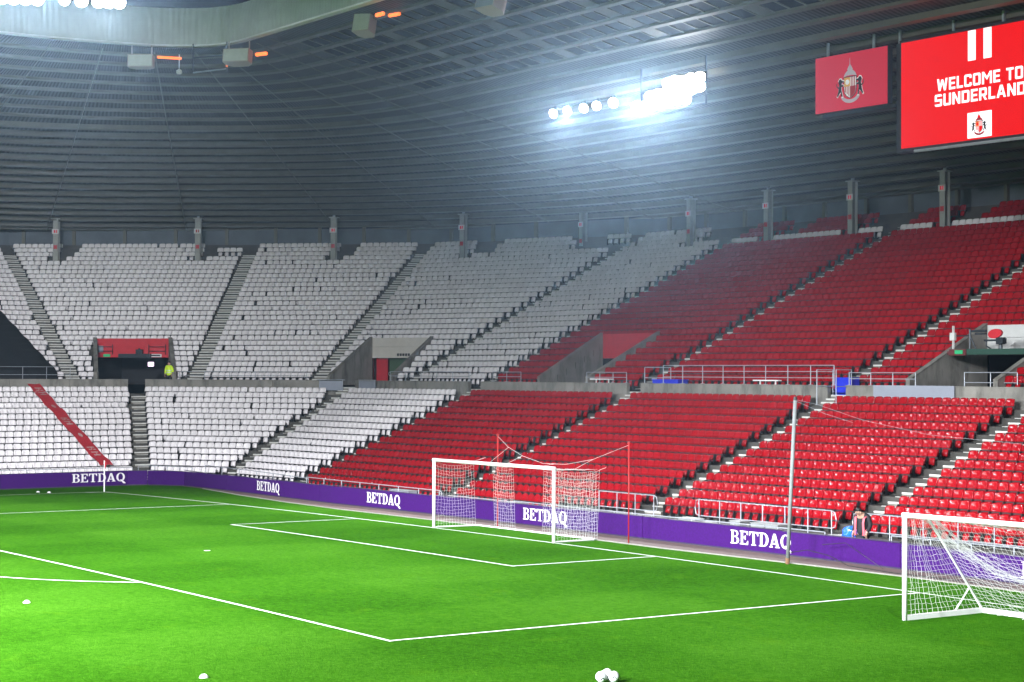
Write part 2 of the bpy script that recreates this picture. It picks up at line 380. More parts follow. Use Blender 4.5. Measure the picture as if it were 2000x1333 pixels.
# perimeter track between the grass and the stand
TR = [(-39.9, 2.5), (-39.55, 4.72), (-37.0, 5.62), (-33.6, 5.2), (-26.4, 3.65), (-20, 2.65), (-14.2, 2.1), (-5, 1.95), (7.4, 1.85), (17.2, 2.45), (24, 2.55), (40, 2.6)]
b = MB()
for i in range(len(TR) - 1):
    (x0, y0), (x1, y1) = TR[i], TR[i + 1]; n = max(1, int(abs(x1 - x0)))
    for k in range(n + (i == len(TR) - 2)):
        t = k / n; x = x0 + (x1 - x0) * t; y = y0 + (y1 - y0) * t
        b.v += [(x, y, gz(x) + .012), (x, 12.0, gz(x) + .012)]
for i in range(len(b.v) // 2 - 1): b.f.append((2 * i, 2 * i + 2, 2 * i + 3, 2 * i + 1)); b.m.append(0)
struct('perimeter_track', b, M['track'])
b = MB()
for i in range(3, len(TR) - 1):
    (x0, y0), (x1, y1) = TR[i], TR[i + 1]; n = max(1, int(abs(x1 - x0)))
    for k in range(n):
        t = k / n; t2 = (k + 1) / n
        p = (x0 + (x1 - x0) * t, y0 + (y1 - y0) * t); q = (x0 + (x1 - x0) * t2, y0 + (y1 - y0) * t2)
        b.add([(p[0], p[1] - .04, gz(p[0]) + .0), (q[0], q[1] - .04, gz(q[0])), (q[0], q[1] - .04, gz(q[0]) + .035), (p[0], p[1] - .04, gz(p[0]) + .035), (p[0], p[1] + .05, gz(p[0]) + .035), (q[0], q[1] + .05, gz(q[0]) + .035)], [(0, 1, 2, 3), (3, 2, 5, 4)])
struct('track_kerb', b, M['kerb'])

# ------------------------------------------------------------------ lettering (slab-serif capitals drawn as outlines)
def arc(cx, cy, rx, ry, a0, a1, n=10):
    return [(cx + rx * math.cos(math.radians(a0 + (a1 - a0) * i / n)), cy + ry * math.sin(math.radians(a0 + (a1 - a0) * i / n))) for i in range(n + 1)]
GL = {
 'B': (.80, [[(0, 0), (0, .07), (.1, .07), (.1, .93), (0, .93), (0, 1)] + arc(.46, .765, .27, .235, 90, -75, 8) + arc(.47, .27, .33, .27, 70, -90, 10),
             [(.30, .57), (.30, .92)] + arc(.43, .745, .13, .175, 90, -90, 6), [(.30, .08), (.30, .49)] + arc(.45, .285, .15, .205, 90, -90, 6)]),
 'E': (.78, [[(0, 0), (0, .07), (.1, .07), (.1, .93), (0, .93), (0, 1), (.72, 1), (.72, .72), (.65, .72), (.58, .91), (.30, .91), (.30, .56), (.43, .56), (.47, .67), (.54, .67), (.54, .36), (.47, .36), (.43, .47), (.30, .47), (.30, .09), (.61, .09), (.70, .29), (.77, .29), (.76, 0)]]),
 'T': (.84, [[(.20, 0), (.20, .07), (.32, .07), (.32, .91), (.16, .91), (.07, .70), (0, .70), (0, 1), (.84, 1), (.84, .70), (.77, .70), (.68, .91), (.52, .91), (.52, .07), (.64, .07), (.64, 0)]]),
 'D': (.86, [[(0, 0), (0, .07), (.1, .07), (.1, .93), (0, .93), (0, 1)] + arc(.40, .5, .45, .5, 90, -90, 14), [(.30, .08), (.30, .92)] + arc(.38, .5, .25, .42, 90, -90, 12)]),
 'A': (.92, [[(0, 0), (0, .07), (.07, .07), (.36, 1), (.55, 1), (.85, .07), (.92, .07), (.92, 0), (.52, 0), (.52, .07), (.62, .07), (.57, .24), (.27, .24), (.22, .07), (.31, .07), (.31, 0)], [(.30, .33), (.54, .33), (.42, .74)]]),
 'Q': (.95, [arc(.45, .5, .45, .52, 0, 354, 28), arc(.45, .5, .24, .43, 0, 352, 22)]),
}
def glyph_into(mb, loops, to3, mi=0):
    polys = [[Vector((x, y, 0)) for x, y in lp] for lp in loops]
    flat = [p for pl in polys for p in pl]
    tris = tessellate_polygon(polys)
    mb.add([to3(p.x, p.y) for p in flat], [tuple(t) for t in tris], mi)
def slab_text(mb, text, height, width, to3, gap=.07):
    tot = sum(GL[c][0] for c in text) + gap * (len(text) - 1); kx = width / tot; x = -width / 2
    for c in text:
        wd, loops = GL[c]
        glyph_into(mb, loops, lambda a, h, x=x: to3(x + a * kx, h * height, 0))
        if c == 'Q':
            glyph_into(mb, [[(.36, .20), (.56, .22), (1.0, -.20), (.93, -.27), (.74, -.24)]], lambda a, h, x=x: to3(x + a * kx, h * height, .003))
        x += (wd + gap) * kx

def bp_point(x):
    for (x0, y0), (x1, y1) in zip(BP, BP[1:]):
        if x1 > x0 and x0 <= x <= x1: return (x, y0 + (y1 - y0) * (x - x0) / (x1 - x0))
def between(x0, x1):
    return [bp_point(x0)] + [p for p in BP if x0 + .05 < p[0] < x1 - .05 and p[0] > -37.1] + [bp_point(x1)]
boards = [([(-40.02, -14.0), (-40.0, -3.1)], None, 'purple advertising board at the far left edge, plain, below the white seats'),
          ([(-40.0, -3.1), (-40.0, .2), (-40.0, 3.9), (-39.68, 4.89)], 'W', 'purple advertising board with large white word behind the corner flag'),
          ([(-39.68, 4.89), (-37.06, 5.8)], None, 'short plain purple board turning the corner between two joints'),
          ([(-37.06, 5.8), (-31.3, 5.2), bp_point(-30.9)], None, 'plain purple board right of the corner turn, below the white seats'),
          (between(-30.9, -19.2), -25.05, 'purple lettered board below the end of the white seats, left of the red seats'),
          (between(-19.2, -7.5), -13.35, 'purple lettered board left of the white goal, below red seats'),
          (between(-7.5, 4.2), -1.57, 'purple lettered board seen through the net of the middle goal'),
          (between(4.2, 15.9), 10.04, 'purple lettered board behind the tall grey net pole'),
          (between(15.9, 27.6), 21.74, 'purple lettered board seen through the net of the right-hand goal'),
          (between(27.6, 34.0), None, 'plain purple board beyond the right edge of the picture')]
for pts, txt, lab in boards:
    n = len(pts); cx = sum(p[0] for p in pts) / n; cyy = sum(p[1] for p in pts) / n
    t = thing('advertising_board', (cx, cyy, gz(cx)), lab, 'advertising board', 'purple boards round the pitch')
    mb = MB(); ed = MB()
    for i in range(n - 1):
        p, q = Vector(pts[i]), Vector(pts[i + 1]); d = (q - p).normalized(); nr = Vector((-d.y, d.x)) * .10
        e = .012 if i == 0 else 0; e2 = .012 if i == n - 2 else 0
        p2, q2 = p + d * e, q - d * e2; z0, z1 = gz(p.x), gz(q.x)
        for a, lo, hi in ((mb, .06, .775), (ed, 0.0, .058)):
            s_ = 0 if a is mb else .02
            A = p2 + nr * .2 * (s_ > 0); B_ = q2 + nr * .2 * (s_ > 0)
            a.add([(A.x, A.y, z0 + lo), (B_.x, B_.y, z1 + lo), (B_.x, B_.y, z1 + hi), (A.x, A.y, z0 + hi), (A.x + nr.x, A.y + nr.y, z0 + lo), (B_.x + nr.x, B_.y + nr.y, z1 + lo), (B_.x + nr.x, B_.y + nr.y, z1 + hi), (A.x + nr.x, A.y + nr.y, z0 + hi)],
                  [(0, 1, 2, 3), (3, 2, 6, 7), (5, 4, 7, 6), (4, 0, 3, 7), (1, 5, 6, 2)])
    part('face_panel', mb, M['purple'], t); part('base_strip', ed, M['board_edge'], t)
    cap = MB()
    for i in range(n - 1):
        p, q = Vector(pts[i]), Vector(pts[i + 1]); d = (q - p).normalized(); m_ = (p + q) / 2 + Vector((-d.y, d.x)) * .05
        cap.box((m_.x, m_.y, (gz(p.x) + gz(q.x)) / 2 + .790), ((q - p).length - .03, .115, .025), math.atan2(d.y, d.x))
    part('top_rail', cap, M['board_edge'], t)
    if txt is not None:
        lt = MB()
        if txt == 'W': slab_text(lt, 'BETDAQ', .45, 3.0, lambda a, h, o: (-40.0 + .012 + o, 2.25 + a, -.39 + .24 + h))
        else:
            p = Vector(bp_point(txt - .5)); q = Vector(bp_point(txt + .5)); d = (q - p).normalized(); c = Vector(bp_point(txt)); z0 = gz(txt) + .22
            # keep the word clear of a slight bend in the board line
            off = max(abs((Vector(bp_point(txt + s_)) - c).dot(Vector((-d.y, d.x)))) for s_ in (-1.4, -.7, .7, 1.4)) + .010
            slab_text(lt, 'BETDAQ', .44, 2.78, lambda a, h, o: (c.x + d.x * a + d.y * (off + o), c.y + d.y * a - d.x * (off + o), z0 + h))
        part('lettering', lt, M['letter'], t)

# ------------------------------------------------------------------ seats
def seat_parts(nx, nz):
    """local frame: x along the row, y away from the pitch, z up; origin on the tread under the backrest"""
    def shell(front, back):
        v = []; f = []; W_ = len(front[0]); H_ = len(front)
        for row in front: v += row
        for row in back: v += row
        o = W_ * H_
        for j in range(H_ - 1):
            for i in range(W_ - 1):
                a = j * W_ + i
                f.append((a, a + 1, a + 1 + W_, a + W_)); f.append((o + a + 1, o + a, o + a + W_, o + a + 1 + W_))
        for i in range(W_ - 1):
            f.append((i + 1, i, o + i, o + i + 1)); a = (H_ - 1) * W_ + i; f.append((a, a + 1, o + a + 1, o + a))
        for j in range(H_ - 1):
            a = j * W_; f.append((a, a + W_, o + a + W_, o + a)); a = j * W_ + W_ - 1; f.append((a + W_, a, o + a, o + a + W_))
        return v, f
    fr, bk = [], []
    for j in range(nz + 1):
        t = j / nz; z = .45 + .27 * t; a, b_ = [], []
        for i in range(nx + 1):
            s = -1 + 2 * i / nx
            half = .213 * (1 - .10 * max(0, t - .72) / .28 * abs(s))
            y = -.085 + .065 * t - .045 * s * s + .03 * math.sin(t * math.pi) * (1 - s * s)
            zz = z - .022 * (abs(s) ** 4) * (t > .8)
            a.append((s * half, y, zz)); b_.append((s * half, y + .028, zz))
        fr.append(a); bk.append(b_)
    fr.append([(x, y + .030, z + .022) for x, y, z in fr[-1]]); bk.append([(x, y + .055, z - .02) for x, y, z in fr[-2]])
    back = shell(fr, bk)
    fr, bk = [], []
    m_ = max(2, nx - 1)
    for j in range(nz + 1):
        t = j / nz; a, b_ = [], []
        for i in range(m_ + 1):
            s = -1 + 2 * i / m_
            half = .142 * (1 - .16 * (2 * t - 1) ** 4)
            z = .15 + .25 * t - .03 * s * s * (1 - t)
            y = -.20 - .03 * math.sin(t * math.pi) * (1 - .4 * s * s) + .035 * s * s + .06 * t
            a.append((s * half, y, z)); b_.append((s * half * .96, y + .05, z + .012))
        fr.append(a); bk.append(b_)
    pan = shell(fr, bk)
    mb = MB()
    mb.box((-.222, -.09, .22), (.022, .20, .44)); mb.box((0, -.055, .41), (.42, .05, .07))
    return back, pan, (mb.v, mb.f)
bk_, pn_, fm_ = seat_parts(6, 5)
def mk(name, vf, m, smooth):
    me = bpy.data.meshes.new(name); me.from_pydata(vf[0], [], vf[1]); me.materials.append(m)
    if smooth: me.polygons.foreach_set('use_smooth', [True] * len(me.polygons))
    return me
SEATM = {c: (mk('backrest', bk_, M[c], True), mk('seat_pan', pn_, M[c], True), mk('seat_frame', fm_, M['dark_frame'], False)) for c in ('red_seat', 'white_seat')}
lo_b, lo_p, lo_f = seat_parts(4, 3)
LOV = np.array(lo_b[0] + lo_p[0] + lo_f[0], dtype=np.float64)
LOF = np.array(lo_b[1] + [tuple(i + len(lo_b[0]) for i in f) for f in lo_p[1]] + [tuple(i + len(lo_b[0]) + len(lo_p[0]) for i in f) for f in lo_f[1]], dtype=np.int64)
LOM = np.array([0] * (len(lo_b[1]) + len(lo_p[1])) + [1] * len(lo_f[1]))
LOS = LOM == 0

# stand geometry: each row line runs through these plan points, interpolated from its first to its last row
LV = [((-53.0, -12.0), (-41.85, -12.0)), ((-52.6, 10.55), (-41.75, 6.05)), ((-41.95, 18.68), (-37.0, 8.93)), ((-30.1, 19.4), (-30.1, 9.432)), ((-16.34, 19.4), (-16.34, 9.432)),
      ((-2.55, 19.4), (-2.55, 9.432)), ((8.53, 19.4), (8.53, 9.432)), ((22.3, 19.4), (22.3, 9.432)), ((36.0, 19.4), (36.0, 9.432))]
UV_ = [((-59.4, -8), (-77, -8)), ((-58.79, 8.96), (-76.09, 11.11)), ((-52.22, 14.32), (-64.85, 24.56)), ((-45.11, 18.98), (-56.16, 33.43)), ((-38.51, 21.5), (-40.38, 39.23)),
      ((-30.3, 21.34), (-30.3, 39.67)), ((-16.67, 21.34), (-16.67, 39.67)), ((-3.05, 21.34), (-3.05, 39.67)), ((10.58, 21.34), (10.58, 39.67)), ((24.2, 21.34), (24.2, 39.67)), ((36.0, 21.34), (36.0, 39.67))]
def lv(i, j):
    a, b_ = LV[i]; t = j / 14; return Vector((a[0] + (b_[0] - a[0]) * t, a[1] + (b_[1] - a[1]) * t))
def uv(i, k):
    a, b_ = UV_[i]; t = k / 26; return Vector((a[0] + (b_[0] - a[0]) * t, a[1] + (b_[1] - a[1]) * t))
def lz(j): return 4.813 - .304 * j - .75      # tread height of lower row j (0 = top row)
def uz(k): return 5.693 + .338 * k - .75      # tread height of upper row k (0 = front row)
AISLE = 1.06
NU = 28
COLS = [(-73.17, 12.99), (-66.58, 20.77), (-59.94, 27.88), (-52.28, 33.58), (-45.2, 38.4), (-34.25, 38.4), (-27.3, 38.4), (-20.45, 38.4), (-13.7, 38.4), (-6.9, 38.4), (-.1, 38.4), (6.7, 38.4), (13.5, 38.4)]
# pits cut into the upper tier: facet index -> (left fraction at front, at back, right fraction at front, at back), rows
PITS = {1: (.125, .215, .755, .680), 3: (.075, .150, .735, .625), 5: (.33, .26, .62, .60), 7: (.245, .235, .57, .57)}
PIT_ROWS = 6
def pit_range(i, k):
    if i not in PITS or k > PIT_ROWS: return None
    a, b_, c, d = PITS[i]; t = max(0, min(1, (k + .5) / 6.8)); return a + (b_ - a) * t, c + (d - c) * t
PITCH = .457
seats = []   # (colour, x, y, z, angle, info)
def fill(p, q, z, colr, info, loose, skip=None, from_right=False):
    d = q - p; L_ = d.length
    if L_ < .5: return
    d = d / L_; ang = math.atan2(d.y, d.x); s = .02; n = 0
    slack = L_ - int((L_ - .02) / PITCH) * PITCH
    runs = [[]]
    while s + .43 <= L_:
        if loose and R.random() < loose and slack > .12:
            gsz = min(slack - .02, R.choice((.08, .13, .19))); s += gsz; slack -= gsz
            if s + .43 > L_: break
        c = p + d * (s + .215); s += PITCH; n += 1
        if skip and skip(c): runs.append([]); continue
        runs[-1].append((colr, c.x, c.y, z, ang + R.gauss(0, .005), info + (n,)))
    for run in runs:
        if not skip or len(run) > 3: seats.extend(run)
for j in range(15):
    for i in range(len(LV) - 1):
        p = lv(i, j); q = lv(i + 1, j); d = (q - p).normalized(); q = q - d * AISLE
        colr = 'white_seat' if i < 3 else 'red_seat'
        if j == 14 and i >= 5: continue
        if j == 14 and i == 4: q = p + d * 8.2
        fill(p, q, lz(j), colr, ('L', i, j), .10 if i < 2 else (.02 if i == 2 else 0))
def near_col(c, r=.55):
    return any((c.x - a) ** 2 + (c.y - b_) ** 2 < r * r for a, b_ in COLS)
for k in range(NU):
    for i in range(len(UV_) - 1):
        p = uv(i, k); q = uv(i + 1, k); dv = q - p; L_ = dv.length; d = dv / L_; q2 = q - d * AISLE
        colr = 'white_seat' if (i < 5 or k == 24) else 'red_seat'
        if i == 0 and k <= 14: # seats beside the black cover only
            p = q2 - d * (.55 + k * .15)
        sk = None
        if k >= 24:
            def sk(c, k=k, i=i):
                if near_col(c, .75): return True
                for a, b_ in COLS:
                    dd = Vector((a, b_)) - Vector((c.x, c.y)); al = -dd.dot(d)
                    if k >= 25 and 0 < al < (2.2 if i >= 3 else 1.3) and abs(dd.dot(Vector((-d.y, d.x)))) < 2.6: return True
                return False
        loose = .17 if i < 5 else 0
        pr_ = pit_range(i, k)
        if pr_:
            fill(p, p + dv * pr_[0] - d * .18, uz(k), colr, ('U', i, k), loose, sk)
            fill(p + dv * pr_[1] + d * .18, q2, uz(k), colr, ('U', i, 100 + k), loose, sk)
        else: fill(p, q2, uz(k), colr, ('U', i, k), loose, sk)
# keep what the picture could plausibly see
kept = []
for s in seats:
    u, v, z = pix((s[1], s[2], s[3] + .5))
    if -160 < u < 2170 and z > 0: kept.append((s, u, v, z))
seats = kept
LBLOCK = {0: 'block with the red banner', 1: 'block between the left stairways', 2: 'white block beside the red', 3: 'red block beside the white',
          4: 'block behind the goal', 5: 'block behind the grey pole', 6: 'block right of the steward', 7: 'block at the right edge'}
near = {}
for c in ('red_seat', 'white_seat'):
    cand = [s for s in seats if s[0][0] == c and s[0][5][0] == 'L' and 6 < s[1] < 1994 and 0 < s[2] < 1333]
    cand.sort(key=lambda s: s[3]); near[c] = cand[:300]
single = {id(s[0]) for c in near for s in near[c]}
protos = {}
for c in near:
    nm = c
    for s, u, v, z in near[c]:
        _, x, y, zz, ang, (tier, bi, j, n) = s
        first = 14 if bi <= 3 or (bi == 4 and n < 18) else 13
        rown = first - j + 1
        lab = f"{c.split('_')[0]} seat, {ordw(n)} from left in {ordw(rown)} row up, {LBLOCK[bi]}"
        o = thing(nm, (x, y, zz), lab, 'seat', ('red' if c == 'red_seat' else 'white') + ' seats of the lower tier', ang)
        for pn, me in zip(('backrest', 'seat_pan', 'seat_frame'), SEATM[c]): link(pn, me, o)
def seat_mass(name, items, mats, label):
    n = len(items); P = np.array([[s[0][1], s[0][2], s[0][3]] for s in items]); A = np.array([s[0][4] for s in items])
    ca, sa = np.cos(A)[:, None], np.sin(A)[:, None]
    X = P[:, 0:1] + LOV[None, :, 0] * ca - LOV[None, :, 1] * sa; Y = P[:, 1:2] + LOV[None, :, 0] * sa + LOV[None, :, 1] * ca; Z = P[:, 2:3] + LOV[None, :, 2]
    V = np.stack([X, Y, Z], -1).reshape(-1, 3).astype(np.float32)
    Fc = (LOF[None] + (np.arange(n) * len(LOV))[:, None, None]).reshape(-1, 4).astype(np.int32)
    me = bpy.data.meshes.new(name); me.vertices.add(len(V)); me.vertices.foreach_set('co', V.ravel())
    me.loops.add(len(Fc) * 4); me.loops.foreach_set('vertex_index', Fc.ravel())
    me.polygons.add(len(Fc)); me.polygons.foreach_set('loop_start', np.arange(len(Fc), dtype=np.int32) * 4)
    me.polygons.foreach_set('material_index', np.tile(LOM, n).astype(np.int32)); me.polygons.foreach_set('use_smooth', np.tile(LOS, n))
    for m in mats: me.materials.append(m)
    me.update(calc_edges=True); me.validate()
    o = link(name, me); tag(o, label, 'seats', None, 'stuff')
for c, nm, lab in (('red_seat', 'red_seats', 'remaining rows of red seats filling the upper tier and far lower rows'), ('white_seat', 'white_seats', 'remaining rows of white seats filling the corner and upper tier')):
    seat_mass(nm, [s for s in seats if s[0][0] == c and id(s[0]) not in single], [M[c], M['dark_frame']], lab)
print('seats', len(seats), {c: len(near[c]) for c in near})

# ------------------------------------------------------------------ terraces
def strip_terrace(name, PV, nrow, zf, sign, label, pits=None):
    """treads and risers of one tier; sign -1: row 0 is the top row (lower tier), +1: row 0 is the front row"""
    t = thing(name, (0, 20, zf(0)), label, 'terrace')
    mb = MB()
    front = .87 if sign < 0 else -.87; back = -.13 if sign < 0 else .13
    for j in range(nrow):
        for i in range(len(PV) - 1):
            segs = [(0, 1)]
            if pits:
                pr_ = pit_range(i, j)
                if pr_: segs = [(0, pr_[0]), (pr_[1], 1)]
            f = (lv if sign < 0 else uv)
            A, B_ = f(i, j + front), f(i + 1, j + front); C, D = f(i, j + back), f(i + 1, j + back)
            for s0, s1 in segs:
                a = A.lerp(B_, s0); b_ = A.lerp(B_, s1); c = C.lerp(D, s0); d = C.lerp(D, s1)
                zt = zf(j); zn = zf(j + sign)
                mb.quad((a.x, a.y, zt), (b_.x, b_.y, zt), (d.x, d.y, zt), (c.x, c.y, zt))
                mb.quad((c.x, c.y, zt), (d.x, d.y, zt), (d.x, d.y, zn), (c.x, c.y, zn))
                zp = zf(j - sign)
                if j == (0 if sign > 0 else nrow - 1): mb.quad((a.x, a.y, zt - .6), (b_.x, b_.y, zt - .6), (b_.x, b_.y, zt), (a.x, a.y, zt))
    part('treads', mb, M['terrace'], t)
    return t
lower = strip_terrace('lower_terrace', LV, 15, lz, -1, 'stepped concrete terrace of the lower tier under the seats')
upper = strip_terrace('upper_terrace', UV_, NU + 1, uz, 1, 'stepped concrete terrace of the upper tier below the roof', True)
def step_mesh(name, blocks):
    mb = MB()
    for (y0, y1, z0, z1) in blocks:
        mb.box((-.53, (y0 + y1) / 2, (z0 + z1) / 2), (1.0, y1 - y0, z1 - z0), mi=0)
        mb.box((-.53, y0 + .028, z1 + .002), (1.0, .062, .012), mi=1)
        mb.box((-.53, y0 - .003, z1 - .028), (1.0, .010, .060), mi=1)
    return mb.mesh(name, [M['step'], M['nosing']])
low_a = step_mesh('step', [(-.60, -.27, 0, .012)]); low_b = step_mesh('step', [(-.27, .088, 0, .152)])
up_ab = step_mesh('step', [(-.60, -.27, 0, .012), (-.27, .088, 0, .169)])
def place_steps(par, fn, i, j, zt, meshes):
    p = fn(i, j); a = fn(i - 1, j); d = (p - a).normalized(); ang = math.atan2(d.y, d.x)
    if not -150 < pix((p.x, p.y, zt))[0] < 2250: return
    rl = root_loc(par)
    for me in meshes: link('step', me, par, (p.x - rl[0], p.y - rl[1], zt - rl[2]), ang)
for i in range(1, 8):
    for j in range(15):
        if j == 14 and i >= 5: continue
        place_steps(lower, lv, i, j, lz(j), (low_a, low_b))
for i in range(1, 9):
    for k in range(NU - 1): place_steps(upper, uv, i, k, uz(k), (up_ab,))

# walkway between the tiers and the concrete parapet
mb = MB()
PAR = -.78
for i in range(len(LV) - 1):
    a = lv(i, PAR); b_ = lv(i + 1, PAR)
    a0 = lv(i, -.13); b0 = lv(i + 1, -.13)
    mb.quad((a0.x, a0.y, 4.36), (b0.x, b0.y, 4.36), (b_.x, b_.y, 4.36), (a.x, a.y, 4.36))
    if i == 1:
        continue
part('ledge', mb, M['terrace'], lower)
mb = MB()
wk = [lv(i, PAR) for i in range(len(LV))]; uk = [uv(i, -.80) for i in range(len(UV_))]
def upk(x0=None): pass
front_line = [Vector((-54.0, -12)), Vector((-53.5, 10.9))] + wk[2:]
def polyline_at(pts, s):
    for a, b_ in zip(pts, pts[1:]):
        L_ = (b_ - a).length
        if s <= L_ or b_ is pts[-1]: return a + (b_ - a) * (s / L_), (b_ - a).normalized()
        s -= L_
# fan of the walkway floor
fl = [(-53.4, -12), (-53.4, 10.8), (-42.3, 19.2), (-30.1, 19.95), (36, 19.95)]
bl = [(-58.9, -12), (-58.5, 8.8), (-52, 14.0), (-44.9, 18.9), (-38.4, 21.4), (-30.3, 21.9), (36, 21.9)]
verts = [(x, y, 4.925) for x, y in fl] + [(x, y, 4.925) for x, y in bl]
o_ = len(fl)
mb.add(verts, [(0, 1, o_ + 1, o_), (1, 2, o_ + 3, o_ + 2), (1, o_ + 2, o_ + 1), (2, 3, o_ + 5, o_ + 4), (2, o_ + 4, o_ + 3), (3, 4, o_ + 6, o_ + 5)])
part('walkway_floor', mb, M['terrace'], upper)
par = thing('parapet_wall', (-20, 19.9, 4.3), 'weathered concrete parapet wall running between the lower and upper seats', 'wall')
def parapet(i, f0, f1, zt, zb=3.9, m='concrete', thick=.2):
    a = lv(i, PAR).lerp(lv(i + 1, PAR), f0); b_ = lv(i, PAR).lerp(lv(i + 1, PAR), f1)
    d = (b_ - a); L_ = d.length; d = d / L_; n = max(1, round(L_ / 4.2)); ang = math.atan2(d.y, d.x); nr = Vector((-d.y, d.x))
    for q in range(n):
        p0 = a + d * (L_ * q / n + .012); p1 = a + d * (L_ * (q + 1) / n - .012); c = (p0 + p1) / 2 + nr * (thick / 2 + R.uniform(-.004, .004))
        b2 = MB(); b2.box((c.x, c.y, (zt + zb) / 2), ((p1 - p0).length, thick, zt - zb), ang); part('wall_panel', b2, M[m], par)
        b2 = MB(); b2.box((c.x, c.y, zt + .022), ((p1 - p0).length + .01, thick + .05, .04), ang); part('coping', b2, M['concrete'], par)
def gapf(i):
    L_ = (lv(i + 1, PAR) - lv(i, PAR)).length
    return 1 - AISLE / L_
ZP = 5.20
parapet(0, .3, 1 - AISLE / 22, ZP); parapet(1, 0.0, gapf(1), ZP); parapet(2, 0, gapf(2), ZP); parapet(3, 0, gapf(3), ZP); parapet(4, 0, gapf(4), ZP); parapet(5, 0, gapf(5), ZP); parapet(6, 0, gapf(6), ZP); parapet(7, 0, gapf(7), ZP)
# stairs through the parapet gaps up to the walkway
for i in range(2, 8):
    p = lv(i, -.13); d = (lv(i, -.13) - lv(i - 1, -.13)).normalized(); ang = math.atan2(d.y, d.x); rl = root_loc(lower)
    for q in range(3): link('step', low_b, lower, (p.x + d.y * -.0 - d.y * (.3 * q) - rl[0], p.y + d.x * (.3 + .3 * q) - rl[1], 4.36 + .15 * q - rl[2]), ang)
# grey panels fixed to the parapet
def fixed_panel(name, p0, p1, y, z0, z1, m, label, cat, th=.04):
    b2 = MB(); b2.box(((p0 + p1) / 2, y - th / 2, (z0 + z1) / 2), (p1 - p0, th, z1 - z0)); return solo(name, b2, m, label, cat)
fixed_panel('wall_board', -.85, 3.55, 19.90, 4.74, 5.26, M['greyp'], 'long plain grey board on the concrete wall below the far right gangway', 'board')

# ------------------------------------------------------------------ gangway pits in the upper tier
def pit(i, label, panel, zpan, zfloor, gap_front=True, mside='concrete', extra=None):
    a, b_, c, d = PITS[i]
    def pt(f, k): return uv(i, k).lerp(uv(i + 1, k), f)
    FL, FR = pt(a, -.75), pt(c, -.75); BL, BR = pt(b_, 6.25), pt(d, 6.25)
    rd = (BR - BL).normalized(); nr = Vector((-rd.y, rd.x)); ang = math.atan2(rd.y, rd.x)
    cx = (FL + FR + BL + BR) / 4
    t = thing('gangway', (cx.x, cx.y, zfloor), label, 'entrance')
    zt = 7.87; zf = 5.47
    for s, f_, bk in ((-1, FL, BL), (1, FR, BR)):
        mb = MB(); th = rd * (-.22 * -s) if False else rd * (.22 * s)
        mb.extrude([(f_.x, f_.y, zfloor), (bk.x, bk.y, zfloor), (bk.x, bk.y, zt), (f_.x, f_.y, zf)], (th.x, th.y, 0))
        part('side_wall', mb, M[mside], t)
        mb = MB(); e = Vector((bk.x - f_.x, bk.y - f_.y, zt - zf)); m_ = rd * (.11 * s)
        p0 = Vector((f_.x + m_.x, f_.y + m_.y, zf + .02)); p1 = Vector((bk.x + m_.x, bk.y + m_.y, zt + .02))
        w2 = rd * .135; w3 = Vector((w2.x, w2.y, 0))
        mb.extrude([p0 - w3, p0 + w3, p1 + w3, p1 - w3], (0, 0, .03)); part('wall_cap', mb, M['concrete'], t)
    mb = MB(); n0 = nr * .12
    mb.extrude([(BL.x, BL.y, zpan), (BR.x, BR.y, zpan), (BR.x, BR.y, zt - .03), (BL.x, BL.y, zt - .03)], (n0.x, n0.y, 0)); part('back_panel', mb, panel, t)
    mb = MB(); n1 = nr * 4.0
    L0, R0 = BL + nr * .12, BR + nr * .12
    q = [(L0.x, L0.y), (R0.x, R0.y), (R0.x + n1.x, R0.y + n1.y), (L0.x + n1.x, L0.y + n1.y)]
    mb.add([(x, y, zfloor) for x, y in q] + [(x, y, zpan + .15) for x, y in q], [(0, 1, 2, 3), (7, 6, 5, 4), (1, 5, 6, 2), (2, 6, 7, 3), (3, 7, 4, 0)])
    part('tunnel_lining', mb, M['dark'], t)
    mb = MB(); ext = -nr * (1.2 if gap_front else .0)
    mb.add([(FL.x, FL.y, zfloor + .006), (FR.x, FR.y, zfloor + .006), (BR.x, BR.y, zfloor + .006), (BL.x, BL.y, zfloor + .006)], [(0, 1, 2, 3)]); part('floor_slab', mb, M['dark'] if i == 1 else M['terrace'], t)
    mb = MB(); mb.extrude([(FL.x, FL.y, zfloor), (FR.x, FR.y, zfloor), (FR.x, FR.y, 4.93), (FL.x, FL.y, 4.93)] if zfloor < 4.8 else [(FL.x, FL.y, 4.0), (FR.x, FR.y, 4.0), (FR.x, FR.y, 4.9), (FL.x, FL.y, 4.9)], (-nr.x * .05, -nr.y * .05, 0))
    if i != 1: part('front_kerb', mb, M['terrace'], t)
    return t, BL, BR, FL, FR, rd, nr, ang
# (a) red-topped dark entrance in the corner
ta, BL, BR, FL, FR, rd, nr, ang = pit(1, 'dark gangway entrance with red panel above, left of the hi-vis steward', M['red_panel'], 6.62, 4.93)
def at(BL, rd, nr, s, out, z): p = BL + rd * s - nr * out; return (p.x, p.y, z)
W_ = (BR - BL).length
mb = MB(); c = at(BL, rd, nr, W_ * .55, .16, 6.72); mb.box(c, (W_ * .44, .3, .26), ang); part('dark_beam', mb, M['steel_dark'], ta)
mb = MB(); mb.box(at(BL, rd, nr, .72, .03, 6.74), (.46, .05, .17), ang); part('exit_sign', mb, M['green_sign'], ta)
mb = MB(); mb.box(at(BL, rd, nr, W_ - .85, .03, 6.74), (.80, .05, .20), ang); sg = part('direction_sign', mb, M['pale'], ta)
mb = MB(); mb.box(at(BL, rd, nr, W_ - .85, .058, 6.74), (.62, .012, .09), ang); part('lettering', mb, M['screen_black'], sg)
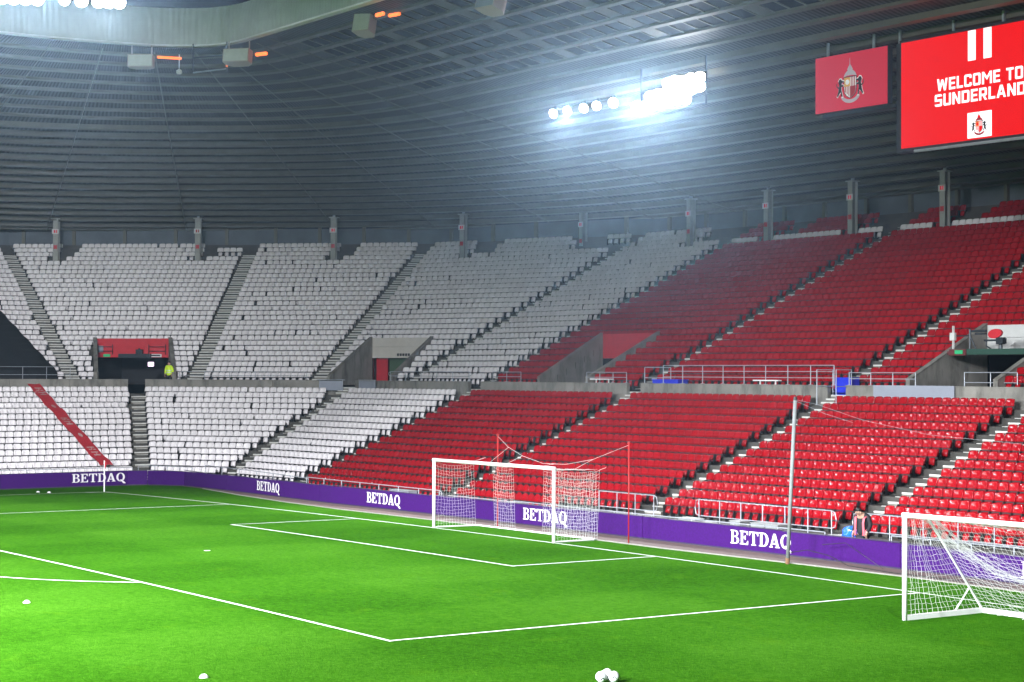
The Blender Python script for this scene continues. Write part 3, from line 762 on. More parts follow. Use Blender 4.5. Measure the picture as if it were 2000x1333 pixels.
for s0, s1 in ((.15, 1.15), (W_ - 1.3, W_ - .15)):
    mb = MB()
    for z in (7.02, 7.30): mb.tube([at(BL, rd, nr, s0, .12, z), at(BL, rd, nr, s1, .12, z)], .025)
    for s in (s0, s1): mb.tube([at(BL, rd, nr, s, .12, 6.8), at(BL, rd, nr, s, .12, 7.45)], .025)
    part('guard_rail', mb, M['steel_dark'], ta)
mb = MB(); mb.box(at(BL, rd, nr, .32, .10, 7.16), (.36, .04, .42), ang); part('notice_plate', mb, M['greyp'], ta)
mb = MB(); mb.box(at(BL, rd, nr, W_ * .62, .25, 6.98), (.42, .3, .30), ang); mb.tube([at(BL, rd, nr, W_ * .58, .25, 6.86), at(BL, rd, nr, W_ * .62, .25, 7.2)], .06); part('camera_body', mb, M['steel_dark'], ta)
for s, z in ((0, 0), (W_, 0)):
    mb = MB(); p = (FR + rd * .11 if s else FL - rd * .11); mb.box((p.x, p.y, 5.28), (.26, .26, .80), ang); part('corner_post', mb, M['cream'] if False else M['step'], ta)
mb = MB(); p = at(BL, rd, nr, W_ * .80, .5, 6.18); mb.box(p, (.34, .12, .26), ang); lamp_t = solo('tunnel_lamp', mb, M['tunnel_lamp'], 'small glowing white lamp in the dark gangway left of the hi-vis steward', 'lamp')
# (b) cream-topped entrance
tb, BL, BR, FL, FR, rd, nr, ang = pit(3, 'concrete gangway entrance topped by a cream panel among white seats', M['cream'], 6.60, 4.93)
W_ = (BR - BL).length
mb = MB()
for q in range(11):
    if q == 5: continue
    mb.box(at(BL, rd, nr, 2.0 + q * .21, .008, 6.80), (.15, .012, .16), ang)
part('lettering', mb, M['screen_black'], tb)
mb = MB(); mb.box(at(BL, rd, nr, .30, -.45, 5.75), (1.1, .08, 1.7), ang); part('door_leaf', mb, M['red_panel'], tb)
mb = MB(); mb.box(at(BL, rd, nr, 2.55, -.60, 5.75), (3.3, .08, 1.7), ang); part('inner_wall', mb, M['inner_green'], tb)
mb = MB(); p = at(BL, rd, nr, -.02, 3.0, 6.0); mb.box((p[0], p[1], 5.95), (.10, .28, .45), math.atan2(nr.y, nr.x)); part('hatch', mb, M['steel_dark'], tb)
# (c) bright red panel entrance, (d) pale panel entrance with the camera platform
tc, BLc, BRc, FLc, FRc, rdc, nrc, angc = pit(5, 'concrete gangway entrance topped by a bright red panel among red seats', M['red_panel'], 6.52, 4.93)
td, BL, BR, FL, FR, rd, nr, ang = pit(7, 'concrete gangway entrance with a pale panel and camera platform at far right', M['pale'], 6.66, 4.93)
# camera platform over gangway (d)
pf = thing('camera_platform', (2.5, 23.6, 6.52), 'small camera platform across the far right gangway, dark green edge', 'platform')
mb = MB(); mb.box((2.55, 24.2, 6.62), (4.2, 2.6, .14)); part('deck_board', mb, M['maroon'], pf)
mb = MB(); mb.box((3.1, 22.87, 6.66), (3.1, .05, .24)); part('edge_beam', mb, M['dark_green'], pf)
mb = MB(); mb.box((1.05, 22.87, 6.64), (.9, .05, .26)); part('edge_panel', mb, M['maroon'], pf)
mb = MB(); mb.box((1.14, 22.83, 6.65), (.42, .03, .16)); part('exit_sign', mb, M['green_sign'], pf)
mb = MB()
for x in (.55, .62): mb.tube([(x + .2, 22.9, 6.75), (x + .2, 22.9, 7.75)], .022)
part('handrail', mb, M['pale'], pf)
mb = MB(); mb.box((.80, 22.86, 7.3), (.26, .12, .32)); part('control_box', mb, M['pale'], pf)
mb = MB(); mb.tube([(.9, 22.95, 7.33), (1.6, 23.0, 7.33)], .035); mb.tube([(1.6, 23.0, 7.35), (1.95, 23.0, 6.72)], .03); mb.tube([(1.6, 23.0, 7.6), (1.6, 23.0, 6.72)], .05); part('stand_frame', mb, M['steel_dark'], pf)
mb = MB(); mb.box((2.0, 23.1, 7.52), (.75, .15, .10)); mb.box((2.1, 23.1, 7.40), (.55, .12, .06)); part('cable_tray', mb, M['steel_dark'], pf)
mb = MB(); mb.extrude([(2.78 + .36 * math.cos(q * .4488) - .05 * math.sin(q * .4488), 23.15, 7.40 + .19 * math.sin(q * .4488) + .06 * math.cos(q * .4488)) for q in range(14)], (0, .10, 0)); o = part('folding_seat', mb, M['red_panel'], pf)
mb = MB(); mb.box((2.75, 23.2, 7.13), (1.0, .2, .08)); mb.box((3.05, 23.2, 7.1), (.25, .3, .28)); mb.tube([(3.05, 23.2, 7.0), (3.05, 23.2, 6.7)], .08); mb.box((3.25, 23.1, 7.1), (.2, .25, .22)); mb.tube([(2.3, 23.2, 7.1), (2.3, 23.2, 6.9), (2.6, 23.2, 6.75)], .03); part('camera_body', mb, M['steel_dark'], pf)

# ------------------------------------------------------------------ back wall, columns
mb = MB()
bw = [uv(i, NU + .9) for i in range(len(UV_))]
for a, b_ in zip(bw, bw[1:]): mb.quad((a.x, a.y, 13.2), (b_.x, b_.y, 13.2), (b_.x, b_.y, 17.2), (a.x, a.y, 17.2))
wt = thing('back_wall', (-20, 41.5, 13.2), 'dull grey back wall behind the top row of seats', 'wall')
part('cladding', mb, M['wall_back'], wt)
mb = MB()
for a, b_ in zip(bw, bw[1:]):
    mb.tube([(a.x, a.y, 16.0), (b_.x, b_.y, 16.0)], .10, 4)
    L_ = (b_ - a).length; n = max(1, round(L_ / 3.4)); d = (b_ - a) / L_; nr_ = Vector((-d.y, d.x))
    for q in range(n):
        p = a + d * (L_ * (q + .3) / n) - nr_ * .15
        m2 = MB(); m2.box((p.x, p.y, 14.9), (.22, .2, 2.4), math.atan2(d.y, d.x)); part('wall_post', m2, M['purlin'], wt)
part('wall_rail', mb, M['steel_dark'], wt)
COLNAME = ['leftmost, above the black cover', 'second from the left, above the gangway steward', 'third from the left', 'fourth from the left, above the cream gangway', 'fifth from the left', 'sixth from the left, under the floodlight glare',
           'seventh, where the top white seats end', 'eighth, left of the big screen', 'below the left edge of the big screen', 'beyond the right edge', 'farther beyond the right edge', 'farther right again', 'at the end of the row']
for n, (x, y) in enumerate(COLS):
    if n < 4: d = (uv(n + 0 + 1 + (n > 3), 24) - uv(n + (n > 3), 24)).normalized() if n else Vector((.60, .80))
    if n == 0: d = (uv(2, 24) - uv(1, 24)).normalized()
    elif n == 1: d = (uv(2, 24) - uv(1, 24)).normalized()
    elif n == 2: d = (uv(3, 24) - uv(2, 24)).normalized()
    elif n == 3: d = (uv(4, 24) - uv(3, 24)).normalized()
    else: d = Vector((1, 0))
    ang = math.atan2(d.y, d.x); nr_ = Vector((-d.y, d.x))
    t = thing('roof_column', (x, y, 13.0), 'pale steel roof column among the top seats, ' + COLNAME[n], 'column', 'columns along the top of the stand')
    def P(a, b_, z): return (x + d.x * a + nr_.x * b_, y + d.y * a + nr_.y * b_, z)
    h = 16.42
    m2 = MB(); m2.box(P(0, -.19, (13.0 + h) / 2), (.36, .045, h - 13.0), ang); part('front_flange', m2, M['column'], t)
    m2 = MB(); m2.box(P(0, .19, (13.0 + h) / 2), (.36, .045, h - 13.0), ang); part('rear_flange', m2, M['column'], t)
    m2 = MB(); m2.box(P(0, .0, (13.0 + h) / 2), (.05, .334, h - 13.0), ang); part('web_plate', m2, M['column'], t)
    m2 = MB(); m2.box(P(0, 0, h + .03), (.62, .55, .06), ang); part('cap_plate', m2, M['column'], t)
    m2 = MB(); m2.tube([P(0, 0, h + .06), P(0, 0, h + .42)], .10, 8); part('roof_pin', m2, M['galv'], t)
    m2 = MB(); m2.box(P(0, -.232, 15.55), (.50, .03, .34), ang); pl = part('block_sign', m2, M['pale'], t)
    m2 = MB(); m2.box(P(-.06, -.25, 15.55), (.10, .008, .2), ang); m2.box(P(.08, -.25, 15.55), (.07, .008, .2), ang); part('lettering', m2, M['sign_red'] if n != 1 else M['red_paint'], pl)
    m2 = MB(); m2.box(P(0, -.23, 14.45), (.24, .03, .26), ang); part('small_red_sign', m2, M['red_panel'], t)

# ------------------------------------------------------------------ roof
FZ, BZ = 23.53, 16.12
corner = [((-33.6, 8.93), (-33.6, 41.5)), ((-35.2, 8.92), (-41.0, 41.0)), ((-37.0, 8.90), (-49.0, 38.7)), ((-38.6, 8.50), (-57.0, 34.6)), ((-39.85, 7.6), (-62.8, 29.8)), ((-41.0, 5.7), (-69.8, 21.4)),
          ((-41.6, 2.95), (-75.6, 13.2)), ((-42.0, .2), (-78.8, 4.2)), ((-42.1, -2.5), (-79.6, -4.0)), ((-42.2, -12), (-79.8, -16)), ((-42.3, -30), (-80, -34))]
def cr_spline(P, n):
    out = []
    for i in range(len(P) - 1):
        p0 = P[max(i - 1, 0)]; p1 = P[i]; p2 = P[i + 1]; p3 = P[min(i + 2, len(P) - 1)]
        for q in range(n):
            t = q / n
            out.append(.5 * ((2 * p1) + (p2 - p0) * t + (2 * p0 - 5 * p1 + 4 * p2 - p3) * t * t + (3 * p1 - p0 - 3 * p2 + p3) * t ** 3))
    out.append(P[-1]); return out
fc = cr_spline([Vector(a) for a, b_ in corner], 5); bc = cr_spline([Vector(b_) for a, b_ in corner], 5)
ST = [(Vector((x, 8.93)), Vector((x, 41.5))) for x in (44, 30, 20, 10, -2.0)]      # straight part, right to left
GLZ = len(ST) - 1
ST += [(Vector((-33.6, 8.93)), Vector((-33.6, 41.5)))]
ST += list(zip(fc[1:], bc[1:]))
TP = [(8.93 - 8.93) / 32.57] + [(10.2 + 1.39 * n - 8.93) / 32.57 for n in range(23)]
TP = [t for t in TP if t < 1] + [1.0]
def rp(i, t, dz=0): p = ST[i][0].lerp(ST[i][1], t); return Vector((p.x, p.y, FZ + (BZ - FZ) * t + dz))
us = [0]
for i in range(1, len(ST)): us.append(us[-1] + (ST[i][1].lerp(ST[i][0], .5) - ST[i - 1][1].lerp(ST[i - 1][0], .5)).length)
roof = thing('stadium_roof', (-20, 25, BZ), 'sloping grey metal stand roof seen from below with rows of purlins', 'roof')
v = []; f = []; uvs = []
for j in range(len(TP) - 1):
    for i in range(len(ST) - 1):
        if i == GLZ and 1 <= j <= 6: continue
        o = len(v); v += [tuple(rp(i, TP[j], .02)), tuple(rp(i, TP[j + 1], .02)), tuple(rp(i + 1, TP[j + 1], .02)), tuple(rp(i + 1, TP[j], .02))]
        f.append((o, o + 1, o + 2, o + 3)); uvs += [(us[i], TP[j] * 33), (us[i], TP[j + 1] * 33), (us[i + 1], TP[j + 1] * 33), (us[i + 1], TP[j] * 33)]
rl = root_loc(roof)
me = bpy.data.meshes.new('deck'); me.from_pydata([(a - rl[0], b_ - rl[1], c - rl[2]) for a, b_, c in v], [], f); me.materials.append(M['deck'])
ul = me.uv_layers.new(name='UVMap'); ul.data.foreach_set('uv', np.array(uvs, dtype=np.float32).ravel()); link('deck_sheet', me, roof)
def sweep(j, wd, dp):
    """box-section purlin under the deck along row j: cross-section follows the slope direction"""
    mb = MB(); t = TP[j]
    for i in range(len(ST)):
        p = rp(i, t); s = (rp(i, min(1, t + .02)) - rp(i, t - .02 if t > .9 else t)).normalized()
        nrm = Vector((-s.x * s.z, -s.y * s.z, 1 - s.z * s.z)).normalized()
        a = p - s * wd / 2; b_ = p + s * wd / 2
        for q in (a, b_, b_ - nrm * dp, a - nrm * dp): mb.v.append(tuple(q))
    for i in range(len(ST) - 1):
        for k in range(4):
            mb.f.append((i * 4 + k, i * 4 + (k + 1) % 4, i * 4 + 4 + (k + 1) % 4, i * 4 + 4 + k)); mb.m.append(0)
    return mb
for j in range(1, len(TP)): part('purlin', sweep(j, .30, .30) if j > 8 or j < 1 else sweep(j, .26, .15), M['purlin'], roof)
# translucent glazing between the first purlins, pane by pane
pw = 1.0; X0, X1 = -33.3, -2.2
sl = (rp(GLZ, TP[2]) - rp(GLZ, TP[1])); slen = sl.length; sdir = sl.normalized(); tilt = math.asin(sdir.z)
pm = MB(); pm.box((0, 0, 0), (pw - .07, slen - .30, .02), tilt=Matrix.Rotation(tilt, 3, 'X')); pme = pm.mesh('pane', M['pane'])
nx_ = int((X1 - X0) / pw)
for j in range(1, 7):
    mid = (rp(GLZ, TP[j]) + rp(GLZ, TP[j + 1])) / 2
    for q in range(nx_):
        if q % 7 == 6: continue
        link('pane', pme, roof, (X0 + pw * (q + .5) - rl[0], mid.y - rl[1], mid.z - rl[2]))
a = rp(GLZ, TP[1]); b_ = rp(GLZ, TP[7])
for q in range(nx_ + 1):
    x = X0 + pw * q; wide = (q % 7 in (6, 0))
    mb = MB(); dx = .04
    mb.extrude([(x - dx, a.y, a.z - .06), (x + dx, a.y, a.z - .06), (x + dx, b_.y, b_.z - .06), (x - dx, b_.y, b_.z - .06)], (0, 0, .10)); part('glazing_bar', mb, M['purlin'], roof)
    if q % 7 == 6:
        mb = MB(); mb.extrude([(x + .05, a.y, a.z - .02), (x + pw - .05, a.y, a.z - .02), (x + pw - .05, b_.y, b_.z - .02), (x + .05, b_.y, b_.z - .02)], (0, 0, .03)); part('metal_panel', mb, M['purlin'], roof)
# rafters down the slope
for i in list(range(5, len(ST), 5)) + []:
    mb = MB(); p = [rp(i, t, -.34) for t in (0.0, .25, .5, .75, 1.0)]
    mb.tube(p, .035, 4); part('rafter', mb, M['purlin'], roof)
# corrugated fascia along the inner edge
fp = [Vector((44, 8.93)), Vector((-5, 8.93))]
x = -5.0
path = []
while x > -33.5: path.append(Vector((x, 8.93))); x -= .14
for a, b_ in zip(fc, fc[1:]):
    n = max(1, int((b_ - a).length / .14))
    for q in range(n): path.append(a.lerp(b_, q / n))
path = [Vector((44, 8.93))] + path
mb = MB(); W2 = 4
for i, p in enumerate(path):
    d = (path[min(i + 1, len(path) - 1)] - path[max(i - 1, 0)]).normalized(); nr_ = Vector((d.y, -d.x))     # away from the pitch is -nr for this direction
    off = .014 if i % 2 else -.014
    inner = Vector((-d.y, d.x))
    for z, o in ((FZ - .02, 0.0), (FZ + .75, -.03), (FZ + 1.5, -.10), (FZ + 2.12, -.25)):
        q = p + inner * (off + .12 + o); mb.v.append((q.x, q.y, z))
for i in range(len(path) - 1):
    for k in range(W2 - 1):
        a = i * W2 + k; mb.f.append((a, a + W2, a + W2 + 1, a + 1)); mb.m.append(0)
part('fascia', mb, M['fascia'], roof)
mb = MB()
for i in range(0, len(path) - 1, 4):
    a, b_ = path[i], path[min(i + 4, len(path) - 1)]; d = (b_ - a).normalized(); inner = Vector((-d.y, d.x))
    c1, c2 = a + inner * .20, b_ + inner * .20; o1, o2 = a - inner * .3, b_ - inner * .3
    mb.quad((c1.x, c1.y, FZ - .03), (c2.x, c2.y, FZ - .03), (o2.x, o2.y, FZ - .03), (o1.x, o1.y, FZ - .03))
    mb.quad((c1.x, c1.y, FZ - .03), (c2.x, c2.y, FZ - .03), (c2.x, c2.y, FZ + .06), (c1.x, c1.y, FZ + .06))
part('drip_trim', mb, M['white_paint'], roof)

# ------------------------------------------------------------------ floodlights
def floodlight(x, y, z, aim, rad, label, group, hang):
    t = thing('floodlight', (x, y, z), label, 'floodlight', group)
    dv = (Vector(aim) - Vector((x, y, z))).normalized(); P0 = Vector((x, y, z))
    mb = MB(); mb.tube([P0 - dv * .34, P0 - dv * .22, P0 - dv * .02], [rad * .35, rad * .8, rad * 1.04], 16); part('housing', mb, M['steel_dark'], t)
    mb = MB(); mb.tube([P0 - dv * .015, P0 + dv * .02, P0 + dv * .04], [rad * .97, rad * .92, rad * .6], 18); part('lens', mb, M['lamp'], t)
    mb = MB(); mb.tube([P0 - dv * .2, P0 - dv * .2 + Vector((0, 0, hang))], .035, 5); part('bracket', mb, M['steel_dark'], t)
    return t
for n, x in enumerate((-23.6, -22.4, -21.0, -19.95, -18.6)):
    floodlight(x, 20, 19.06, (x + 11, -20, 0) if n < 2 else (x + 22, -20, 0), .24 if n < 4 else .26, 'single round floodlight hanging under the roof, ' + ordw(n + 1) + ' from left', 'single floodlights under the roof', .34)
n = 0
for r_ in range(3):
    for q in range(8):
        x = -16.75 + q * .60 + (r_ % 2) * .2 + R.uniform(-.08, .08); n += 1
        if q < (0, 1, 3)[r_] or (q == 7 and r_ == 0): continue
        floodlight(x, 20 + r_ * .22, 18.60 + r_ * .46 + q * .015 + R.uniform(-.06, .06), (x + 30, -20, 2), .31, 'floodlight in the packed bright bank under the roof, ' + ordw(q + 1) + ' lamp column in the ' + ('bottom', 'middle', 'top')[r_] + ' row', 'bright floodlight bank', .25)
mb = MB()
for z in (18.35, 18.9, 19.4): mb.tube([(-17.0, 20.5, z), (-12.2, 20.5, z)], .045, 5)
mb.tube([(-17, 20.5, 18.35), (-17, 20.5, 20.6)], .05, 5); mb.tube([(-12.2, 20.5, 18.35), (-12.2, 20.5, 20.6)], .05, 5)
solo('lighting_truss', mb, M['steel_dark'], 'dark steel frame carrying the packed bright floodlights', 'truss')
mb = MB(); mb.tube([(-24.3, 20.3, 19.4), (-17.9, 20.3, 19.4)], .025, 5); solo('floodlight_rail', mb, M['steel_dark'], 'thin dark rail carrying the five single floodlights', 'rail')
ys_ = (-3.6, -2.95, -2.3, -1.65, -1.0, .5, 1.45, 2.4, 3.0, 3.6)
for n, y in enumerate(ys_):
    floodlight(-40.9, y, 25.10 + (y + 3.6) * .075, (20, y - 22, 4), .36 if n != 5 else .30, 'floodlight above the curved white roof edge at upper left, ' + ordw(n + 1) + ' from left', 'floodlights on the left roof edge', .6)
mb = MB(); mb.tube([(-41.4, -6, 25.95), (-41.3, 4.2, 25.95)], .06, 6); solo('floodlight_gantry', mb, M['steel_dark'], 'dark rail on the roof edge carrying the upper left floodlights', 'rail')

# ------------------------------------------------------------------ screens hanging from the roof
def pl22(y): return lambda a, h: (a, y, h)
def crest(parent, cx, cz, s, y, dark=False):
    """shield with striped quarters, two dark lions, wheel top and scroll, built up in thin layers"""
    def poly(name, pts, m, lay):
        mb = MB(); mb.extrude([(cx + px * s, y - .006 * lay, cz + pz * s) for px, pz in pts], (0, -.005, 0)); part(name, mb, m, parent)
    mw, mr, mg, mk_, mgr = M['crest_white'], M['crest_red'], M['gold'], M['crest_black'], M['crest_grey']
    if dark: mw, mr, mg, mk_, mgr = M['screen_white'], M['screen_red'], M['screen_gold'], M['screen_black'], M['crest_red']
    sh = [(-.44, .50), (.44, .50), (.44, -.10), (.40, -.32), (.26, -.50), (0, -.64), (-.26, -.50), (-.40, -.32), (-.44, -.10)]
    poly('scroll', arc(0, -.30, .80, .62, 205, 335, 10) + arc(0, -.30, .62, .42, 335, 205, 10), mgr, 1)
    poly('shield_border', [(x * 1.12, z * 1.08 + .01) for x, z in sh], mk_, 2)
    poly('shield', sh, mw, 3)
    poly('shield_quarter', [(-.44, .50), (0, .50), (0, .0), (-.44, .0)], mg, 4)
    poly('shield_quarter', [(0, 0), (.43, 0), (.43, -.10), (.40, -.32), (.26, -.50), (0, -.64)], mr if not dark else mr, 4)
    poly('disc', arc(-.20, .24, .15, .15, 0, 330, 11), M['crest_white'] if not dark else mr, 5)
    for q in range(3):
        poly('stripe', [(.06 + q * .13, .50), (.125 + q * .13, .50), (.125 + q * .13, .0), (.06 + q * .13, .0)], mr, 4)
        x0 = -.38 + q * .13; poly('stripe', [(x0, 0), (x0 + .065, 0), (x0 + .065, -.34 - q * .10), (x0, -.30 - q * .10)], mr, 4)
    poly('helm', [(-.50, .54), (-.38, .74), (-.20, .88), (0, .96), (.20, .88), (.38, .74), (.50, .54), (.2, .60), (-.2, .60)], mgr, 3)
    poly('wheel_house', [(-.22, .92), (-.10, 1.10), (0, 1.22), (.10, 1.10), (.22, .92), (0, .86)], mgr if not dark else mr, 5)
    poly('finial', [(-.025, 1.18), (.025, 1.18), (.008, 1.55), (-.008, 1.55)], mgr, 6)
    lion = [(.56, -.52), (.68, -.50), (.70, -.26), (.80, -.34), (.92, -.50), (1.0, -.46), (.90, -.24), (.86, -.02), (.82, .14), (.90, .30), (.82, .44), (.70, .46), (.62, .36), (.48, .34), (.47, .27), (.62, .24), (.64, .14), (.50, .12), (.50, .04), (.66, .02), (.66, -.16), (.60, -.32)]
    tail = [(.86, -.06), (1.0, .02), (1.06, .16), (1.0, .26), (.97, .24), (1.01, .15), (.96, .06), (.84, .02)]
    for sg_ in (-1, 1):
        poly('lion_outline', [(sg_ * (.75 + (a - .75) * 1.2), b_ * 1.13 + .004) for a, b_ in (lion if sg_ > 0 else lion[::-1])], mw, 2)
        poly('lion', [(sg_ * a, b_) for a, b_ in (lion if sg_ > 0 else lion[::-1])], mk_, 4)
        poly('lion_tail', [(sg_ * a, b_) for a, b_ in (tail if sg_ > 0 else tail[::-1])], mk_, 4)
T_ = .27
def bar(x0, y0, x1, y1): return [(x0, y0), (x1, y0), (x1, y1), (x0, y1)]
def slant(xa, ya, xb, yb, t=T_): return [(xa, ya), (xa + t, ya), (xb + t, yb), (xb, yb)]
HC = 1.38
CUT = .13
BLK = {   # square bold capitals, strokes one by one; width, strokes
 'W': (1.42, [slant(0, HC, .22, 0), slant(.58, HC * .92, .22, 0, .26), slant(.58, HC * .92, .93, 0, .26), slant(1.15, HC, .93, 0)]),
 'E': (.86, [bar(0, 0, T_, HC), bar(T_, 0, .86, T_), bar(T_, HC / 2 - .12, .78, HC / 2 + .12), bar(T_, HC - T_, .86, HC)]),
 'L': (.82, [bar(0, 0, T_, HC), bar(T_, 0, .82, T_)]),
 'C': (.96, [bar(0, CUT, T_, HC - CUT), [(CUT, 0), (.96 - CUT, 0), (.96, CUT), (.96, T_), (T_, T_), (0, CUT)], [(0, HC - CUT), (T_, HC - T_), (.96, HC - T_), (.96, HC - CUT), (.96 - CUT, HC), (CUT, HC)], bar(.96 - T_, T_, .96, .46), bar(.96 - T_, HC - .46, .96, HC - T_)]),
 'O': (.98, [bar(0, CUT, T_, HC - CUT), bar(.98 - T_, CUT, .98, HC - CUT), [(CUT, 0), (.98 - CUT, 0), (.98, CUT), (.98 - T_, T_), (T_, T_), (0, CUT)], [(0, HC - CUT), (T_, HC - T_), (.98 - T_, HC - T_), (.98, HC - CUT), (.98 - CUT, HC), (CUT, HC)]]),
 'M': (1.28, [bar(0, 0, T_, HC), bar(1.28 - T_, 0, 1.28, HC), [(T_, HC), (T_, HC - .42), (.64, .42), (.64, .82)], [(.64, .82), (.64, .42), (1.01, HC - .42), (1.01, HC)]]),
 'T': (.92, [bar(.46 - T_ / 2, 0, .46 + T_ / 2, HC - T_), bar(0, HC - T_, .92, HC)]),
 'S': (.94, [[(0, T_), (0, CUT), (CUT, 0), (.94 - CUT, 0), (.94, CUT), (.94 - T_, T_)], bar(.94 - T_, CUT, .94, HC / 2), bar(0, HC / 2 - .12, .94, HC / 2 + .13), bar(0, HC / 2, T_, HC - CUT), [(0, HC - CUT), (T_, HC - T_), (.94, HC - T_), (.94, HC - CUT), (.94 - CUT, HC), (CUT, HC)]]),
 'U': (.98, [bar(0, CUT, T_, HC), bar(.98 - T_, CUT, .98, HC), [(CUT, 0), (.98 - CUT, 0), (.98, CUT), (.98 - T_, T_), (T_, T_), (0, CUT)]]),
 'N': (1.0, [bar(0, 0, T_, HC), bar(1 - T_, 0, 1, HC), [(T_, HC), (T_, HC - .5), (1 - T_, 0), (1 - T_, .5)]]),
 'D': (.98, [bar(0, 0, T_, HC), bar(.98 - T_, CUT, .98, HC - CUT), [(T_, 0), (.98 - CUT, 0), (.98, CUT), (.98 - T_, T_), (T_, T_)], [(T_, HC - T_), (.98 - T_, HC - T_), (.98, HC - CUT), (.98 - CUT, HC), (T_, HC)]]),
 'R': (.98, [bar(0, 0, T_, HC), bar(T_, HC - T_, .98 - CUT, HC), bar(T_, .46, .98 - CUT, .46 + .25), bar(.98 - T_ - .02, .54, .96, HC - .08), [(.44, .48), (.70, .48), (1.0, 0), (.70, 0)]]),
 'A': (1.12, [slant(0, 0, .40, HC), [(.85, 0), (1.12, 0), (.72, HC), (.45, HC)], bar(.24, .30, .88, .54)]),
 ' ': (.42, []),
}
def block_text(parent, txt, cx, cz, width, height, y, m):
    gap = .17; tot = sum(BLK[c][0] for c in txt) + gap * (len(txt) - 1); kx = width / tot; kz = height / HC; x = cx - width / 2; mb = MB()
    for c in txt:
        for n, q in enumerate(BLK[c][1]):
            yy = y - .0012 * n; mb.extrude([(x + a * kx, yy, cz + b_ * kz) for a, b_ in q], (0, -.004, 0))
        x += (BLK[c][0] + gap) * kx
    return part('lettering', mb, m, parent)
XC = 2.99
big = thing('video_screen', (XC, 22.0, 15.3), 'huge glowing red video screen with white welcome message under the roof', 'screen')
mb = MB(); mb.box((XC, 22.40, 17.56), (8.86, .74, 4.74)); part('casing', mb, M['steel_dark'], big)
mb = MB(); mb.box((XC, 22.015, 17.56), (8.6, .03, 4.50)); part('screen_panel', mb, M['screen_red'], big)
for x0, x1 in ((2.38, 2.79), (3.20, 3.62)):
    mb = MB(); mb.box(((x0 + x1) / 2, 21.995, 19.18), (x1 - x0, .008, 1.24)); part('white_bar', mb, M['screen_white'], big)
block_text(big, 'WELCOME TO', 2.97, 17.51, 4.52, .51, 21.992, M['screen_white'])
block_text(big, 'SUNDERLAND', 2.97, 16.87, 4.76, .51, 21.992, M['screen_white'])
mb = MB(); mb.box((XC, 21.995, 15.90), (1.27, .008, 1.05)); part('white_square', mb, M['screen_white'], big)
crest(big, XC, 15.83, .40, 21.99, True)
mb = MB(); mb.box((-1.55, 22.45, 17.5), (.36, .6, 4.7)); part('side_cover', mb, M['steel_dark'], big)
mb = MB(); mb.tube([(-.5, 21.95, 15.13), (7.4, 21.95, 15.13)], .07, 6); part('cable_tray', mb, M['galv'], big)
for x in (-1.75, 1.25, 3.9, 6.6): 
    mb = MB(); mb.box((x, 22.4, 20.15), (.10, .10, .62)); part('hanger', mb, M['galv'], big)
cs = thing('club_sign', (-4.3, 22.0, 17.35), 'hanging red sign with a coloured crest left of the big screen', 'sign')
mb = MB(); mb.box((-4.3, 22.16, 18.58), (4.4, .28, 2.52)); part('casing', mb, M['steel_dark'], cs)
mb = MB(); mb.box((-4.3, 22.005, 18.58), (4.36, .03, 2.48)); part('sign_face', mb, M['sign_red'], cs)
crest(cs, -4.30, 18.34, .80, 21.985)
mb = MB(); mb.box((-4.0, 22.4, 17.22), (4.4, .5, .18)); part('lower_beam', mb, M['steel_dark'], cs)
for x in (-5.9, -3.1):
    mb = MB(); mb.box((x, 22.2, 20.1), (.11, .08, .75)); part('hanger', mb, M['galv'], cs)

# ------------------------------------------------------------------ loudspeakers and orange lamps under the roof edge
def speaker(loc, size, ang, tilt, label, m0='speaker'):
    t = thing('loudspeaker', loc, label, 'loudspeaker', 'loudspeakers under the roof edge')
    w_, d_, h_ = size; T = Matrix.Rotation(ang, 3, 'Z') @ Matrix.Rotation(tilt, 3, 'X')
    c8 = [(-w_ / 2, -d_ / 2), (w_ / 2, -d_ / 2), (w_ / 2, d_ * .15), (w_ * .28, d_ / 2), (-w_ * .28, d_ / 2), (-w_ / 2, d_ * .15)]
    mb = MB(); lo = [T @ Vector((a, b_, -h_ / 2)) for a, b_ in c8]; up_ = [T @ Vector((a, b_, h_ / 2)) for a, b_ in c8]; L0 = Vector(loc)
    n = 6; mb.add([tuple(L0 + p) for p in lo + up_], [tuple(range(n - 1, -1, -1)), tuple(range(n, 2 * n))] + [(i, (i + 1) % n, n + (i + 1) % n, n + i) for i in range(n)]); part('cabinet', mb, M['speaker_side'], t)
    mb = MB(); g_ = [T @ Vector((a, -d_ / 2 - .012, b_)) + L0 for a, b_ in ((-w_ / 2 + .04, -h_ / 2 + .04), (w_ / 2 - .04, -h_ / 2 + .04), (w_ / 2 - .04, h_ / 2 - .04), (-w_ / 2 + .04, h_ / 2 - .04))]
    mb.extrude(g_, T @ Vector((0, .01, 0))); part('grille', mb, M[m0], t)
    for s in (-1, 1):
        mb = MB(); p = L0 + T @ Vector((s * w_ * .4, 0, h_ / 2)); mb.tube([p, (p.x, p.y, p.z + .55)], .035, 5); part('bracket', mb, M['speaker_side'], t)
speaker((-39.6, 4.35, 22.33), (1.35, .8, .66), math.radians(52), -.05, 'long pale loudspeaker under the left roof edge beside an orange glow')
speaker((-35.4, 8.0, 22.36), (1.45, .9, .72), math.radians(40), -.16, 'pale loudspeaker tilted under the roof curve, left of the dark glazing')
speaker((-25.6, 10.0, 22.85), (1.0, .9, .95), math.radians(25), -.25, 'pale loudspeaker with pinkish side below the glazed roof')
speaker((-15.6, 10.7, 22.40), (1.2, 1.0, .70), math.radians(10), -.3, 'grey loudspeaker at the top edge between glazed rows', 'greyp')
def orange(pts, r_, label):
    mb = MB(); mb.tube(pts, r_, 6); return solo('orange_lamp', mb, M['orange'], label, 'lamp', 'orange lamps under the roof edge')
